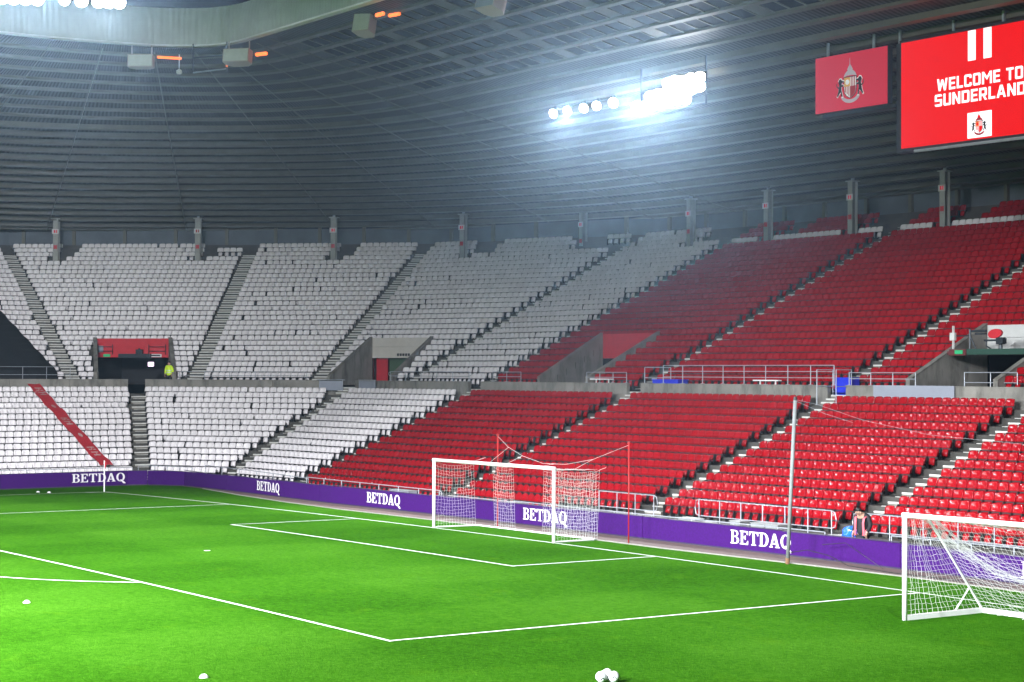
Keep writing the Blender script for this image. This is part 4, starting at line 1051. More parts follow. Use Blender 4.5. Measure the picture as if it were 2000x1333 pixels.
orange([(-38.9, 4.95, 22.55), (-38.0, 5.9, 22.45)], .07, 'orange glowing bar right of the left loudspeaker')
orange([(-34.75, 8.7, 22.50), (-34.0, 8.9, 22.48)], .10, 'orange glowing lamp right of the tilted loudspeaker')
orange([(-23.8, 9.5, 23.02), (-23.3, 9.6, 23.05)], .10, 'small round orange lamp above the pinkish loudspeaker')
orange([(-23.4, 10.0, 23.0), (-22.5, 10.0, 22.95)], .09, 'longer orange lamp at the top edge, below the small round one')
orange([(-36.2, 7.7, 21.95), (-36.2, 7.7, 22.5)], .05, 'upright orange glowing strip on the side of the hanging frame')
fr = thing('hanging_frame', (-37.0, 7.3, 21.8), 'empty dark rectangular frame hanging left of the tilted loudspeaker', 'frame')
a = Vector((-38.0, 6.6)); b_ = Vector((-36.3, 7.75))
mb = MB(); mb.tube([(a.x, a.y, 21.75), (b_.x, b_.y, 21.85)], .045, 5); part('bottom_bar', mb, M['galv'], fr)
mb = MB(); mb.tube([(a.x, a.y, 22.55), (b_.x, b_.y, 22.6)], .04, 5); part('top_bar', mb, M['steel_dark'], fr)
for p in (a, b_):
    mb = MB(); mb.tube([(p.x, p.y, 21.75), (p.x, p.y, 23.3)], .04, 5); part('side_bar', mb, M['steel_dark'], fr)
dm = thing('dome_camera', (-41.0, 7.2, 22.2), 'small white dome camera hanging on a rod in the corner roof', 'camera')
mb = MB(); mb.lathe([(.0, -.10), (.12, -.08), (.17, 0), (.15, .12), (.05, .18), (0, .18)], (-41.0, 7.2, 22.2), 12); part('dome', mb, M['white_paint'], dm, True)
mb = MB(); mb.tube([(-41, 7.2, 22.38), (-41, 7.2, 23.2)], .03, 5); part('rod', mb, M['white_paint'], dm)

# ------------------------------------------------------------------ goals and nets
def net_grid(mb, P, r=.0036, jit=.012):
    """P: grid of points [row][col]; cords run along both directions"""
    rr_ = R
    G = [[Vector(p) + Vector((rr_.gauss(0, jit), rr_.gauss(0, jit), rr_.gauss(0, jit))) if 0 < i < len(P) - 1 and 0 < j < len(P[0]) - 1 else Vector(p) for j, p in enumerate(row)] for i, row in enumerate(P)]
    for row in G: mb.tube(row, r, 3, cap=False)
    for j in range(len(G[0])): mb.tube([row[j] for row in G], r, 3, cap=False)
def patch(a, b_, c, d, nu, nv, sag=0.0, sagdir=(0, 0, -1)):
    """a-b bottom edge, d-c top edge"""
    a, b_, c, d = map(Vector, (a, b_, c, d)); sd = Vector(sagdir); out = []
    for j in range(nv + 1):
        t = j / nv; row = []
        for i in range(nu + 1):
            s = i / nu; p = a.lerp(b_, s).lerp(d.lerp(c, s), t); row.append(p + sd * sag * 4 * s * (1 - s) * t)
        out.append(row)
    return out
goal = thing('goal', (0, 0, 0), 'white football goal on the goal line in the middle, hung on red poles', 'goal')
PX, H = 3.72, 2.44
for x in (-PX, PX):
    mb = MB(); mb.tube([(x, 0, -.01), (x, 0, H + .12)], .06, 12); part('goal_post', mb, M['white_paint'], goal, True)
mb = MB(); mb.tube([(-PX - .06, 0, H + .06), (PX + .06, 0, H + .06)], .06, 12); part('crossbar', mb, M['white_paint'], goal, True)
mb = MB(); BY = 1.85
mb.tube([(-PX, .05, .03), (-PX + .1, BY - .1, .03), (-PX + .25, BY, .03), (PX - .1, BY, .03), (PX, BY - .15, .03), (PX, .05, .03)], .03, 6); part('ground_bar', mb, M['white_paint'], goal)
mb = MB(); TY = 1.75; TZ = 2.40
net_grid(mb, patch((-PX, .06, .04), (-PX, BY, .04), (-PX, TY, TZ), (-PX, .06, H), 14, 19, .16))
net_grid(mb, patch((PX, .06, .04), (PX, BY, .04), (PX + .05, TY + .15, TZ), (PX, .06, H), 14, 19, .20))
part('side_net', mb, M['net'], goal)['kind'] = 'stuff'
mb = MB()
net_grid(mb, patch((-2.45, BY, .04), (-1.15, BY, .04), (-1.15, TY, TZ - .05), (-2.45, TY, TZ - .02), 10, 19, .10))
net_grid(mb, patch((.55, BY, .04), (PX, BY, .04), (PX, TY, TZ - .02), (.75, TY, TZ - .05), 24, 19, .12), jit=.02)
part('back_net', mb, M['net'], goal)['kind'] = 'stuff'
mb = MB()
net_grid(mb, patch((-PX, .02, H), (PX, .02, H), (PX, TY + .1, TZ + .02), (-PX, TY, TZ + .02), 52, 10, .10), r=.003)
part('top_net', mb, M['net'], goal)['kind'] = 'stuff'
mb = MB()
rope = [(-2.72, 2.16, 3.36), (-2.0, 2.14, 2.98), (-1.1, 2.12, 2.70), (.2, 2.1, 2.48), (1.6, 2.08, 2.50), (3.2, 2.06, 2.74), (5.2, 2.04, 3.30)]
mb.tube(rope, .005, 4)
for p, q in (((-2.0, 2.14, 2.98), (-2.55, 1.7, 2.42)), ((-1.1, 2.12, 2.70), (-1.5, 1.7, 2.40)), ((.9, 2.09, 2.49), (.6, 1.7, 2.38)), ((3.2, 2.06, 2.74), (2.6, 1.75, 2.40)), ((-PX, TY, TZ), (-PX + .5, TY + .2, TZ + .16)), ((PX + .05, TY + .15, TZ), (PX + .3, 2.0, TZ + .10))):
    mb.tube([p, q], .005, 4)
part('net_rope', mb, M['net'], goal)
for n, (x, y, z) in enumerate(((-2.72, 2.16, 3.40), (5.2, 2.04, 3.36))):
    t = thing('net_pole', (x, y, 0), 'slim red net pole ' + ('behind the middle goal, seen through its net' if n == 0 else 'standing right of the middle goal'), 'pole', 'red net poles')
    mb = MB(); mb.tube([(x, y, -.02), (x, y, z)], .023, 8); part('pole', mb, M['red_paint'], t, True)
    mb = MB(); mb.tube([(x, y, z - .02), (x, y, z + .05)], [.05, .045], 8); part('pole_cap', mb, M['red_paint'], t)
# tall grey net pole with a sagging cord and a faint net
t = thing('tall_net_pole', (12.96, 1.99, gz(13)), 'tall leaning grey pole on the grass edge in front of the red seats', 'pole')
mb = MB(); mb.tube([(12.96, 1.99, -.06), (13.29, 1.99, 4.92)], .058, 10); part('pole', mb, M['pole_grey'], t, True)
mb = MB(); mb.tube([(12.96, 1.99, -.06), (12.972, 1.99, .14)], .066, 10); part('rusty_base', mb, M['rust'], t)
mb = MB(); mb.tube([(13.29, 1.99, 4.92), (13.30, 1.99, 5.02)], [.062, .05], 8); part('top_cap', mb, M['dark_frame'], t)
mb = MB()
mb.tube([(13.3, 2.0, 4.94), (14.2, 2.05, 4.80), (16.0, 2.1, 4.38), (18.5, 2.2, 4.02), (22, 2.3, 3.85), (27, 2.4, 4.0)], .004, 4)
mb.tube([(13.3, 2.0, 4.90), (14.5, 2.0, 4.55), (15.6, 2.1, 4.30)], .004, 4)
part('cord', mb, M['galv'], t)
mb = MB(); c_ = [(13.0, 2.0, .30), (13.6, 2.2, .42), (14.3, 2.4, .30), (15.2, 2.3, .08), (17, 2.35, .02), (19, 2.5, .0), (21, 2.5, .0)]
mb.tube(c_, .012, 4); mb.tube([(13.2, 3.2, .50), (14.1, 3.3, .62), (15.0, 3.1, .35), (16.2, 2.7, .06)], .010, 4); part('loose_net_cord', mb, M['dark_frame'], t)
# portable goal on the right
t = thing('portable_goal', (23.69, -4.33, gz(23.7)), 'white portable football goal with sloping net at the lower right', 'goal')
gx, gy, g0 = 23.69, -4.33, gz(23.7); gx2 = gx + 7.4; D1 = 2.75
mb = MB(); mb.tube([(gx, gy, g0), (gx, gy, g0 + 2.56)], .062, 10); part('goal_post', mb, M['white_paint'], t, True)
mb = MB(); mb.tube([(gx2, gy, g0), (gx2, gy, g0 + 2.56)], .062, 10); part('goal_post', mb, M['white_paint'], t, True)
mb = MB(); mb.tube([(gx - .06, gy, g0 + 2.50), (gx2 + .06, gy, g0 + 2.50)], .062, 10); part('crossbar', mb, M['white_paint'], t, True)
for x in (gx, gx2):
    mb = MB(); mb.box((x, gy + D1 / 2, g0 + .06), (.11, D1, .12)); part('side_bar', mb, M['white_paint'], t)
    mb = MB(); mb.tube([(x, gy + .75, g0 + 2.46), (x, gy + D1 - .05, g0 + .12)], .028, 6); part('net_support', mb, M['white_paint'], t)
    mb = MB(); mb.tube([(x, gy + D1 - 1.0, g0 + .1), (x, gy + D1 - .49, g0 + .64)], .022, 6); part('brace', mb, M['white_paint'], t)
    mb = MB(); mb.tube([(x, gy, g0 + 2.46), (x, gy + .75, g0 + 2.46)], .03, 6); part('top_arm', mb, M['white_paint'], t)
mb = MB(); mb.box(((gx + gx2) / 2, gy + D1, g0 + .06), (gx2 - gx, .11, .12)); part('rear_bar', mb, M['white_paint'], t)
def profile_side(x):      # side net: full-height front edge, rear edge follows the sloping support
    rows = []
    for j in range(19):
        tt = j / 18; z = g0 + .10 + 2.34 * tt; yb = gy + D1 - .05 - (D1 - .80) * tt
        rows.append([(x + .03 * math.sin(3 * tt + i), gy + .04 + (yb - gy - .04) * i / 17, z - .05 * math.sin(math.pi * i / 17) * tt) for i in range(18)])
    return rows
mb = MB(); net_grid(mb, profile_side(gx), .0046, .010); net_grid(mb, profile_side(gx2), .0046, .010); part('side_net', mb, M['net'], t)['kind'] = 'stuff'
mb = MB(); rows = []
NR, NC = 24, 58
for j in range(NR + 1):
    tt = j / NR; row = []
    for i in range(NC + 1):
        s = i / NC; x = gx + (gx2 - gx) * s
        yb = gy + D1 + .05 - (D1 - .78) * tt; z = g0 + .06 + 2.40 * tt
        belly = math.sin(math.pi * tt) * (.55 * math.sin(math.pi * min(1, s * 1.25)))
        row.append((x, yb + .25 * belly - .1 * math.sin(9 * s) * math.sin(math.pi * tt), z - .42 * belly + .03 * math.sin(17 * s + 5 * tt)))
    rows.append(row)
net_grid(mb, rows, .0044, .014); part('back_net', mb, M['net'], t)['kind'] = 'stuff'
mb = MB(); net_grid(mb, patch((gx, gy + .03, g0 + 2.45), (gx2, gy + .03, g0 + 2.45), (gx2, gy + .78, g0 + 2.44), (gx, gy + .78, g0 + 2.44), 56, 6, .16), .0044, .01); part('top_net', mb, M['net'], t)['kind'] = 'stuff'
mb = MB()       # bunched slack of net gathered near the support and along the rear bar
for q in range(26):
    s0 = R.random() * .5; x = gx + .05 + R.random() * .5
    mb.tube([(gx + .02, gy + .5 + R.random() * .5, g0 + 2.44), (x, gy + 1.2 + R.random() * .5, g0 + 1.9 - R.random() * .3), (x + .35 + R.random() * .9, gy + 1.9 + R.random() * .3, g0 + 1.35 - R.random() * .35), (x + 1.6 + R.random() * 1.6, gy + 2.4, g0 + .95 - R.random() * .3)], .0042, 3, cap=False)
for q in range(40):
    x = gx + .1 + R.random() * 6; mb.tube([(x, gy + D1 + .05, g0 + .10), (x + .2, gy + D1 - .25 - R.random() * .25, g0 + .03 + R.random() * .04), (x + .5, gy + D1 - .05, g0 + .08)], .005, 3, cap=False)
part('slack_net', mb, M['net'], t)['kind'] = 'stuff'

# ------------------------------------------------------------------ corner flag, markers, balls
z0 = gz(-34)
t = thing('corner_flag', (-34, 0, z0), 'slim white corner flag pole at the far left pitch corner', 'flag')
mb = MB(); mb.tube([(-34, 0, z0), (-34, 0, z0 + 1.55)], .035, 8); part('pole', mb, M['white_paint'], t)
mb = MB(); mb.add([(-33.97, 0, z0 + 1.52), (-33.86, .03, z0 + 1.40), (-33.88, -.02, z0 + 1.18), (-33.97, 0, z0 + 1.12), (-33.97, .02, z0 + 1.52), (-33.86, .05, z0 + 1.40), (-33.88, 0, z0 + 1.18), (-33.97, .02, z0 + 1.12)], [(0, 1, 2, 3), (7, 6, 5, 4), (0, 4, 5, 1), (1, 5, 6, 2), (2, 6, 7, 3)]); part('flag_cloth', mb, M['banner'], t)
for (x, y), lab in (((9.90, -20.75), 'white marker dome on the grass at the far left, below the penalty arc'), ((22.30, -21.97), 'white marker dome on the grass at the bottom, left of the balls'),
                    ((-35.81, -2.73), 'small distant white marker left of the corner flag, left one of two'), ((-34.90, -2.51), 'small distant white marker left of the corner flag, right one of two')):
    mb = MB(); s = 1.0
    mb.lathe([(.092, 0), (.088, .012), (.074, .038), (.048, .062), (.024, .07), (.022, .064)], (x, y, gz(x)), 18); solo('marker_dome', mb, M['cone'], lab, 'marker', 'white marker domes', True)
def ball(x, y, lab, ang):
    r_ = .11; t = thing('football', (x, y, gz(x)), lab, 'football', 'footballs at the bottom edge')
    bm = bmesh.new(); bmesh.ops.create_icosphere(bm, subdivisions=3, radius=r_); me = bpy.data.meshes.new('ball'); bm.to_mesh(me); bm.free(); me.materials.append(M['ball'])
    me.polygons.foreach_set('use_smooth', [True] * len(me.polygons)); link('ball', me, t, (0, 0, r_))
    mb = MB()
    for q in range(7):
        a = ang + q * 2.4; e = .5 - q * .19; c = Vector((math.cos(a) * math.cos(e), math.sin(a) * math.cos(e), math.sin(e)))
        u1 = c.cross(Vector((0, 0, 1))).normalized(); u2 = c.cross(u1)
        for sg_ in (1, -1):
            p = [c, c + u1 * .30 * sg_ + u2 * .34, c + u1 * .42 * sg_ + u2 * .30, c + u1 * .10 * sg_ - u2 * .16]
            mb.add([tuple(Vector((x, y, gz(x) + r_)) + k.normalized() * (r_ * 1.045)) for k in p], [(0, 1, 2, 3)])
    part('markings', mb, M['ball_mark'], t)
ball(26.737, -15.826, 'front left of three white footballs on the grass at the bottom', 5.0)
ball(26.557, -15.538, 'rear middle one of three white footballs, half hidden by the others', 2.2)
ball(26.848, -15.604, 'right one of three white footballs on the grass at the bottom', .9)

# ------------------------------------------------------------------ railings
def railing(pts, zb, zt, nrails, npost, label, r=.020, mid=None, loops=(False, False)):
    pts = [Vector(p) for p in pts]; c = sum(pts, Vector((0, 0))) / len(pts)
    t = thing('railing', (c.x, c.y, zb), label, 'railing', 'galvanised railings')
    L_ = sum((b_ - a).length for a, b_ in zip(pts, pts[1:]))
    for q in range(nrails):
        z = zt - (zt - zb) * (q / nrails) * .95
        mb = MB(); path = [(p.x, p.y, z) for p in pts]
        mb.tube(path, r, 6)
        if q == 0:
            for k, e in ((0, loops[0]), (-1, loops[1])):
                if e:
                    p = pts[k]; d = (pts[k] - pts[1 if k == 0 else -2]).normalized(); z2 = zt - (zt - zb) * .95 / nrails
                    mb.tube([(p.x, p.y, z), (p.x + d.x * .16, p.y + d.y * .16, z - .05), (p.x + d.x * .22, p.y + d.y * .22, (z + z2) / 2), (p.x + d.x * .16, p.y + d.y * .16, z2 + .05), (p.x, p.y, z2)], r, 6)
        part('top_rail' if q == 0 else 'mid_rail', mb, M['galv'], t)
    for q in range(npost):
        s = L_ * q / (npost - 1) if npost > 1 else 0; p, d = polyline_at(pts, min(s, L_ - 1e-4))
        mb = MB(); mb.tube([(p.x, p.y, zb), (p.x, p.y, zt)], r * 1.05, 6); mb.box((p.x, p.y, zb + .01), (.13, .13, .02)); part('post', mb, M['galv'], t)
    return t
ZF = -.12
railing([(2.35, 7.6), (9.15, 7.6)], ZF, 1.12, 2, 7, 'railing in front of the red block behind the grey pole', loops=(True, True))
railing([(-3.6, 7.6), (-.25, 7.6)], ZF, 1.12, 2, 4, 'railing seen beside the right post of the middle goal', loops=(False, True))
railing([(10.35, 7.6), (20.5, 7.6)], ZF, 1.12, 2, 8, 'railing starting behind the black-coated steward and running right', loops=(True, False))
railing([(-5.0, 4.55), (2, 4.42), (12.0, 4.5)], ZF, .74, 1, 9, 'low front railing close behind the purple boards, middle stretch')
railing([(14.6, 4.75), (24, 4.8)], ZF, .80, 1, 7, 'low front railing right of the black-coated steward')
railing([(-21.9, 4.75), (-10.2, 4.45)], ZF - .05, .88, 1, 8, 'low front railing left of the middle goal, below red seats', loops=(False, True))
railing([(-8.9, 4.35), (-5.2, 4.35)], ZF, .74, 1, 4, 'short low railing behind the left post of the middle goal', loops=(True, False))
railing([(-35.9, 6.45), (-29.5, 5.95), (-22.2, 5.0)], ZF - .22, .80, 1, 7, 'low front railing below the last white block, left of the red seats')
railing([(-40.45, 4.7), (-39.9, 5.6), (-37.6, 6.5)], -.35, .62, 2, 5, 'small low railing at the corner turn of the purple boards')
railing([(-40.55, -3.5), (-40.55, 4.4)], -.35, .55, 1, 5, 'low railing behind the far left purple board, below white seats')
YR = 20.02
railing([(-14.7, YR), (-3.3, YR)], ZP + .04, 6.09, 3, 9, 'long three-bar railing on the concrete wall above the red lower seats')
railing([(-2.4, YR), (1.35, YR)], ZP + .04, 5.78, 2, 4, 'short railing on the concrete wall just left of the far right gangway')
railing([(-20.7, YR), (-17.5, YR)], ZP + .04, 5.76, 2, 4, 'short railing on the concrete wall beside the bright red-topped gangway')
railing([(-29.0, YR), (-26.4, YR)], ZP + .04, 5.76, 2, 3, 'short railing on the wall left of the bright red-topped gangway')
railing([(-38.4, 19.35), (-31.2, 19.95)], ZP + .04, 5.76, 2, 6, 'railing on the wall right of the cream-topped gangway', loops=(True, True))
railing([(-51.3, 12.2), (-44.6, 17.3)], ZP + .04, 5.72, 2, 6, 'railing on the wall below the white corner seats, right of the hi-vis steward')
railing([(-58.6, 2.0), (-58.2, 8.0)], 4.95, 5.98, 2, 5, 'railing in front of the black cover at the far left')
railing([(-16.1, YR), (-15.2, 20.9)], 4.95, 6.0, 2, 2, 'short stair railing beside the blue crate above the lower red seats')
railing([(-3.6, 19.3), (-3.55, 20.2)], 4.4, 5.9, 2, 2, 'stair railing by the blue panel in the wall gap, left side')
railing([(-2.45, 19.3), (-2.45, 20.2)], 4.4, 5.9, 2, 2, 'stair railing by the blue panel in the wall gap, right side')
railing([(2.9, 21.2), (5.6, 21.2)], 4.95, 5.8, 2, 3, 'short railing inside the far right gangway, low')
mb = MB(); mb.box((-3.05, 20.55, 5.12), (.95, .5, .9)); solo('blue_container', mb, M['blue'], 'tall blue plastic container standing in the wall gap by the stairs', 'container')
mb = MB(); mb.box((-14.9, 20.6, 5.22), (1.9, .6, .34)); mb.box((-14.9, 20.6, 5.41), (1.98, .66, .05)); solo('blue_crate', mb, M['blue'], 'low blue crate on the walkway behind the upper railing', 'crate')
for x0, x1, lab in ((-44.1, -42.6, 'right of the cream gangway'),):
    pass
for p, q, lab in (((-43.9, 17.9), (-42.7, 18.75), 'small grey board in a frame on the wall left of the concrete gangway side'), ((-41.2, 19.1), (-39.5, 19.2), 'small grey board in a frame on the wall below the cream gangway')):
    a = Vector(p); b_ = Vector(q); d = (b_ - a).normalized(); nr_ = Vector((-d.y, d.x)); c = (a + b_) / 2 - nr_ * .22
    t = thing('framed_board', (c.x, c.y, 4.62), lab, 'board'); ang = math.atan2(d.y, d.x)
    mb = MB(); mb.box((c.x, c.y, 4.92), ((b_ - a).length, .03, .56), ang); part('panel', mb, M['greyp'], t)
    mb = MB()
    for s in (-1, 1): mb.tube([(c.x + d.x * s * .75, c.y + d.y * s * .75, 4.62), (c.x + d.x * s * .75, c.y + d.y * s * .75, 5.26)], .025, 5)
    mb.tube([(c.x - d.x * .9, c.y - d.y * .9, 5.26), (c.x + d.x * .9, c.y + d.y * .9, 5.26)], .025, 5); part('frame', mb, M['galv'], t)
for n, (x, y, z, lab) in enumerate(((-7.3, 19.95, 5.42, 'small white bench shelf on the upper railing left of the blue panel'), (-19.3, 19.98, 5.42, 'small white shelf beside the bright red-topped gangway railing'))):
    t = thing('shelf', (x, y, ZP), lab, 'shelf')
    mb = MB(); mb.box((x, y - .1, z), (1.6, .25, .05)); part('board', mb, M['white_paint'], t)
    for s in (-.5, .5):
        mb = MB(); mb.box((x + s, y - .05, (ZP + .04 + z) / 2), (.05, .05, z - ZP - .04)); part('leg', mb, M['white_paint'], t)
# electrical cabinets and bits behind the boards
for n, (x0, x1, z1, lab) in enumerate(((4.15, 5.05, .66, 'grey cabinet behind the purple boards, left one below the railing'), (5.15, 5.7, .56, 'dark grey junction box next to the left cabinet behind the boards'), (6.85, 7.35, .72, 'single grey cabinet behind the boards, between two pairs'),
                                      (7.9, 8.55, .72, 'grey twin-door cabinet behind the boards, above the white lettering'), (8.6, 9.2, .72, 'grey cabinet at the right end of the row behind the boards'), (-6.3, -5.4, .62, 'grey box behind the boards seen through the goal net'),
                                      (-15.2, -13.6, .64, 'grey blue box under the low railing left of the goal'), (23.3, 25.2, .66, 'grey cabinet seen through the net of the right-hand goal'))):
    t = thing('electrical_cabinet', ((x0 + x1) / 2, 5.3, ZF), lab, 'cabinet', 'cabinets behind the boards')
    mb = MB(); mb.box(((x0 + x1) / 2, 5.3, (ZF + z1) / 2), (x1 - x0, .4, z1 - ZF)); part('cabinet', mb, M['box_grey'] if n not in (1, 6) else M['greyp'], t)
    mb = MB(); mb.box(((x0 + x1) / 2, 5.3, z1 + .015), (x1 - x0 + .05, .46, .03)); part('lid', mb, M['box_grey'], t)
    mb = MB(); mb.box(((x0 + x1) / 2, 5.09, (ZF + z1) / 2), (x1 - x0 - .1, .02, z1 - ZF - .12)); d_ = part('door', mb, M['box_grey'], t)
    mb = MB(); mb.box((x1 - .12, 5.07, (ZF + z1) / 2 + .1), (.03, .03, .12)); part('handle', mb, M['steel_dark'], d_)
mb = MB(); mb.box((12.1, 5.4, .55), (1.6, .35, .06)); mb.box((11.5, 5.4, .2), (.06, .3, .66)); mb.box((12.7, 5.4, .2), (.06, .3, .66)); solo('bench', mb, M['pale'], 'pale bench behind the boards left of the blue bag', 'bench')

# ------------------------------------------------------------------ banner and black cover over the seats
mb = MB(); N = 30; rows = []
for q in range(N + 1):
    t_ = q / N; j = -.1 + 14.2 * t_
    p = lv(0, j).lerp(lv(1, j), 0.0); x = p.x; zz = lz(j) + .86 + .03 * math.sin(q * 1.35)
    y0 = 3.62 - .20 * t_ + .03 * math.sin(q * .7)
    rows.append((x, y0, zz))
for (x, y0, zz) in rows:
    for s in (-.38, -.13, .13, .38): mb.v.append((x, y0 + s, zz + .02 * math.sin(s * 9 + x * 3)))
for q in range(N):
    for k in range(3): a = q * 4 + k; mb.f.append((a, a + 4, a + 5, a + 1)); mb.m.append(0)
bn = thing('banner', (rows[15][0], rows[15][1], rows[15][2]), 'long red banner strip laid down over the far left white seats', 'banner')
part('cloth', mb, M['banner'], bn, True)
def on_banner(t_, s, up_=.035):
    q = t_ * N; i = min(int(q), N - 1); f_ = q - i; a, b_ = Vector(rows[i]), Vector(rows[i + 1]); p = a.lerp(b_, f_); return (p.x, p.y + s, p.z + up_)
for t0 in (.06, .44, .80):
    for k, (a, b_, c, d) in enumerate(((0, .012, -.22, .20), (.026, .036, -.22, -.02), (.026, .036, .05, .22), (.052, .062, -.20, .2), (.078, .092, -.16, .22), (.012, .026, -.03, .03), (.062, .078, .02, .07))):
        mb = MB(); mb.add([on_banner(t0 + a, c), on_banner(t0 + b_, c), on_banner(t0 + b_, d), on_banner(t0 + a, d)], [(0, 1, 2, 3)])
        part('letter_stroke', mb, M['banner_print'], bn)
for t0 in (.30, .66):
    mb = MB(); ring = [on_banner(t0 + .024 * math.sin(a * .5236), .11 * math.cos(a * .5236), .04) for a in range(12)]; mb.add(ring, [tuple(range(12))]); part('crest_patch', mb, M['banner_print'], bn)
mb = MB(); NK = 20; top = []
def w_edge(k): return .92 + 1.0 * (1 - k / 15.0) ** 1.2 + .05 * math.sin(k * 1.7)
for q in range(NK + 1):
    k = -.3 + 15.6 * q / NK; row = []
    for s in range(9):
        A = uv(0, k); B_ = uv(1, k); d = (B_ - A).normalized(); L_ = (B_ - A).length
        edge = L_ - AISLE - (.55 + max(k, 0) * .15) + .02
        y = edge * (s / 8) if s < 8 else edge
        p = A + d * y; row.append((p.x, p.y, uz(k) + .80 + .05 * math.sin(q * 1.9 + s * 2.3)))
    top.append(row)
for row in top: mb.v += row
for q in range(NK):
    for s in range(8): a = q * 9 + s; mb.f.append((a, a + 1, a + 10, a + 9)); mb.m.append(0)
base = len(mb.v)
for s in range(9): x, y, z = top[0][s]; mb.v.append((x + .1, y, 4.96))
for s in range(8): mb.f.append((base + s, base + s + 1, s + 1, s)); mb.m.append(0)
base = len(mb.v)
for q in range(NK + 1): x, y, z = top[q][8]; mb.v.append((x, y + .04, z - .55))
for q in range(NK): mb.f.append((q * 9 + 8, base + q, base + q + 1, (q + 1) * 9 + 8)); mb.m.append(0)
solo('black_seat_cover', mb, M['black'], 'large black sheet covering upper seats at the far left edge', 'sheet', None, True)

# ------------------------------------------------------------------ people
def skin_body(name, joints, edges, m, parent, levels=1):
    """joints: name -> (x, y, z, radius); one continuous surface grown over the skeleton"""
    keys = list(joints); me = bpy.data.meshes.new(name)
    me.from_pydata([joints[k][:3] for k in keys], [(keys.index(a), keys.index(b_)) for a, b_ in edges], [])
    o = bpy.data.objects.new(name, me); col.objects.link(o)
    o.modifiers.new('skin', 'SKIN'); sd = o.modifiers.new('sub', 'SUBSURF'); sd.levels = levels; sd.render_levels = levels
    for i, k in enumerate(keys):
        r_ = joints[k][3]; r_ = r_ if isinstance(r_, tuple) else (r_, r_)
        o.data.skin_vertices[0].data[i].radius = r_
        o.data.skin_vertices[0].data[i].use_root = (k == keys[0])
    bpy.context.view_layer.update()
    m2 = bpy.data.meshes.new_from_object(o.evaluated_get(bpy.context.evaluated_depsgraph_get()))
    bpy.data.objects.remove(o); bpy.data.meshes.remove(me)
    m2.materials.clear(); m2.materials.append(m); m2.polygons.foreach_set('use_smooth', [True] * len(m2.polygons)); m2.name = name
    return link(name, m2, parent)
def hand(par, wx, wy, wz, sd, m):
    mb = MB(); mb.box((wx, wy, wz - .045), (.035, .08, .09))
    for q in range(4): 
        y = wy - .032 + q * .021; l = (.075, .085, .08, .062)[q]
        mb.tube([(wx, y, wz - .085), (wx + .004 * sd, y, wz - .085 - l * .55), (wx - .012 * sd, y, wz - .085 - l)], [.0095, .0085, .007], 6)
    mb.tube([(wx, wy - .038, wz - .03), (wx - .012 * sd, wy - .065, wz - .065), (wx - .016 * sd, wy - .07, wz - .095)], [.011, .0095, .008], 6)
    o = link('hand', mb.mesh('hand', m, True), par); return o
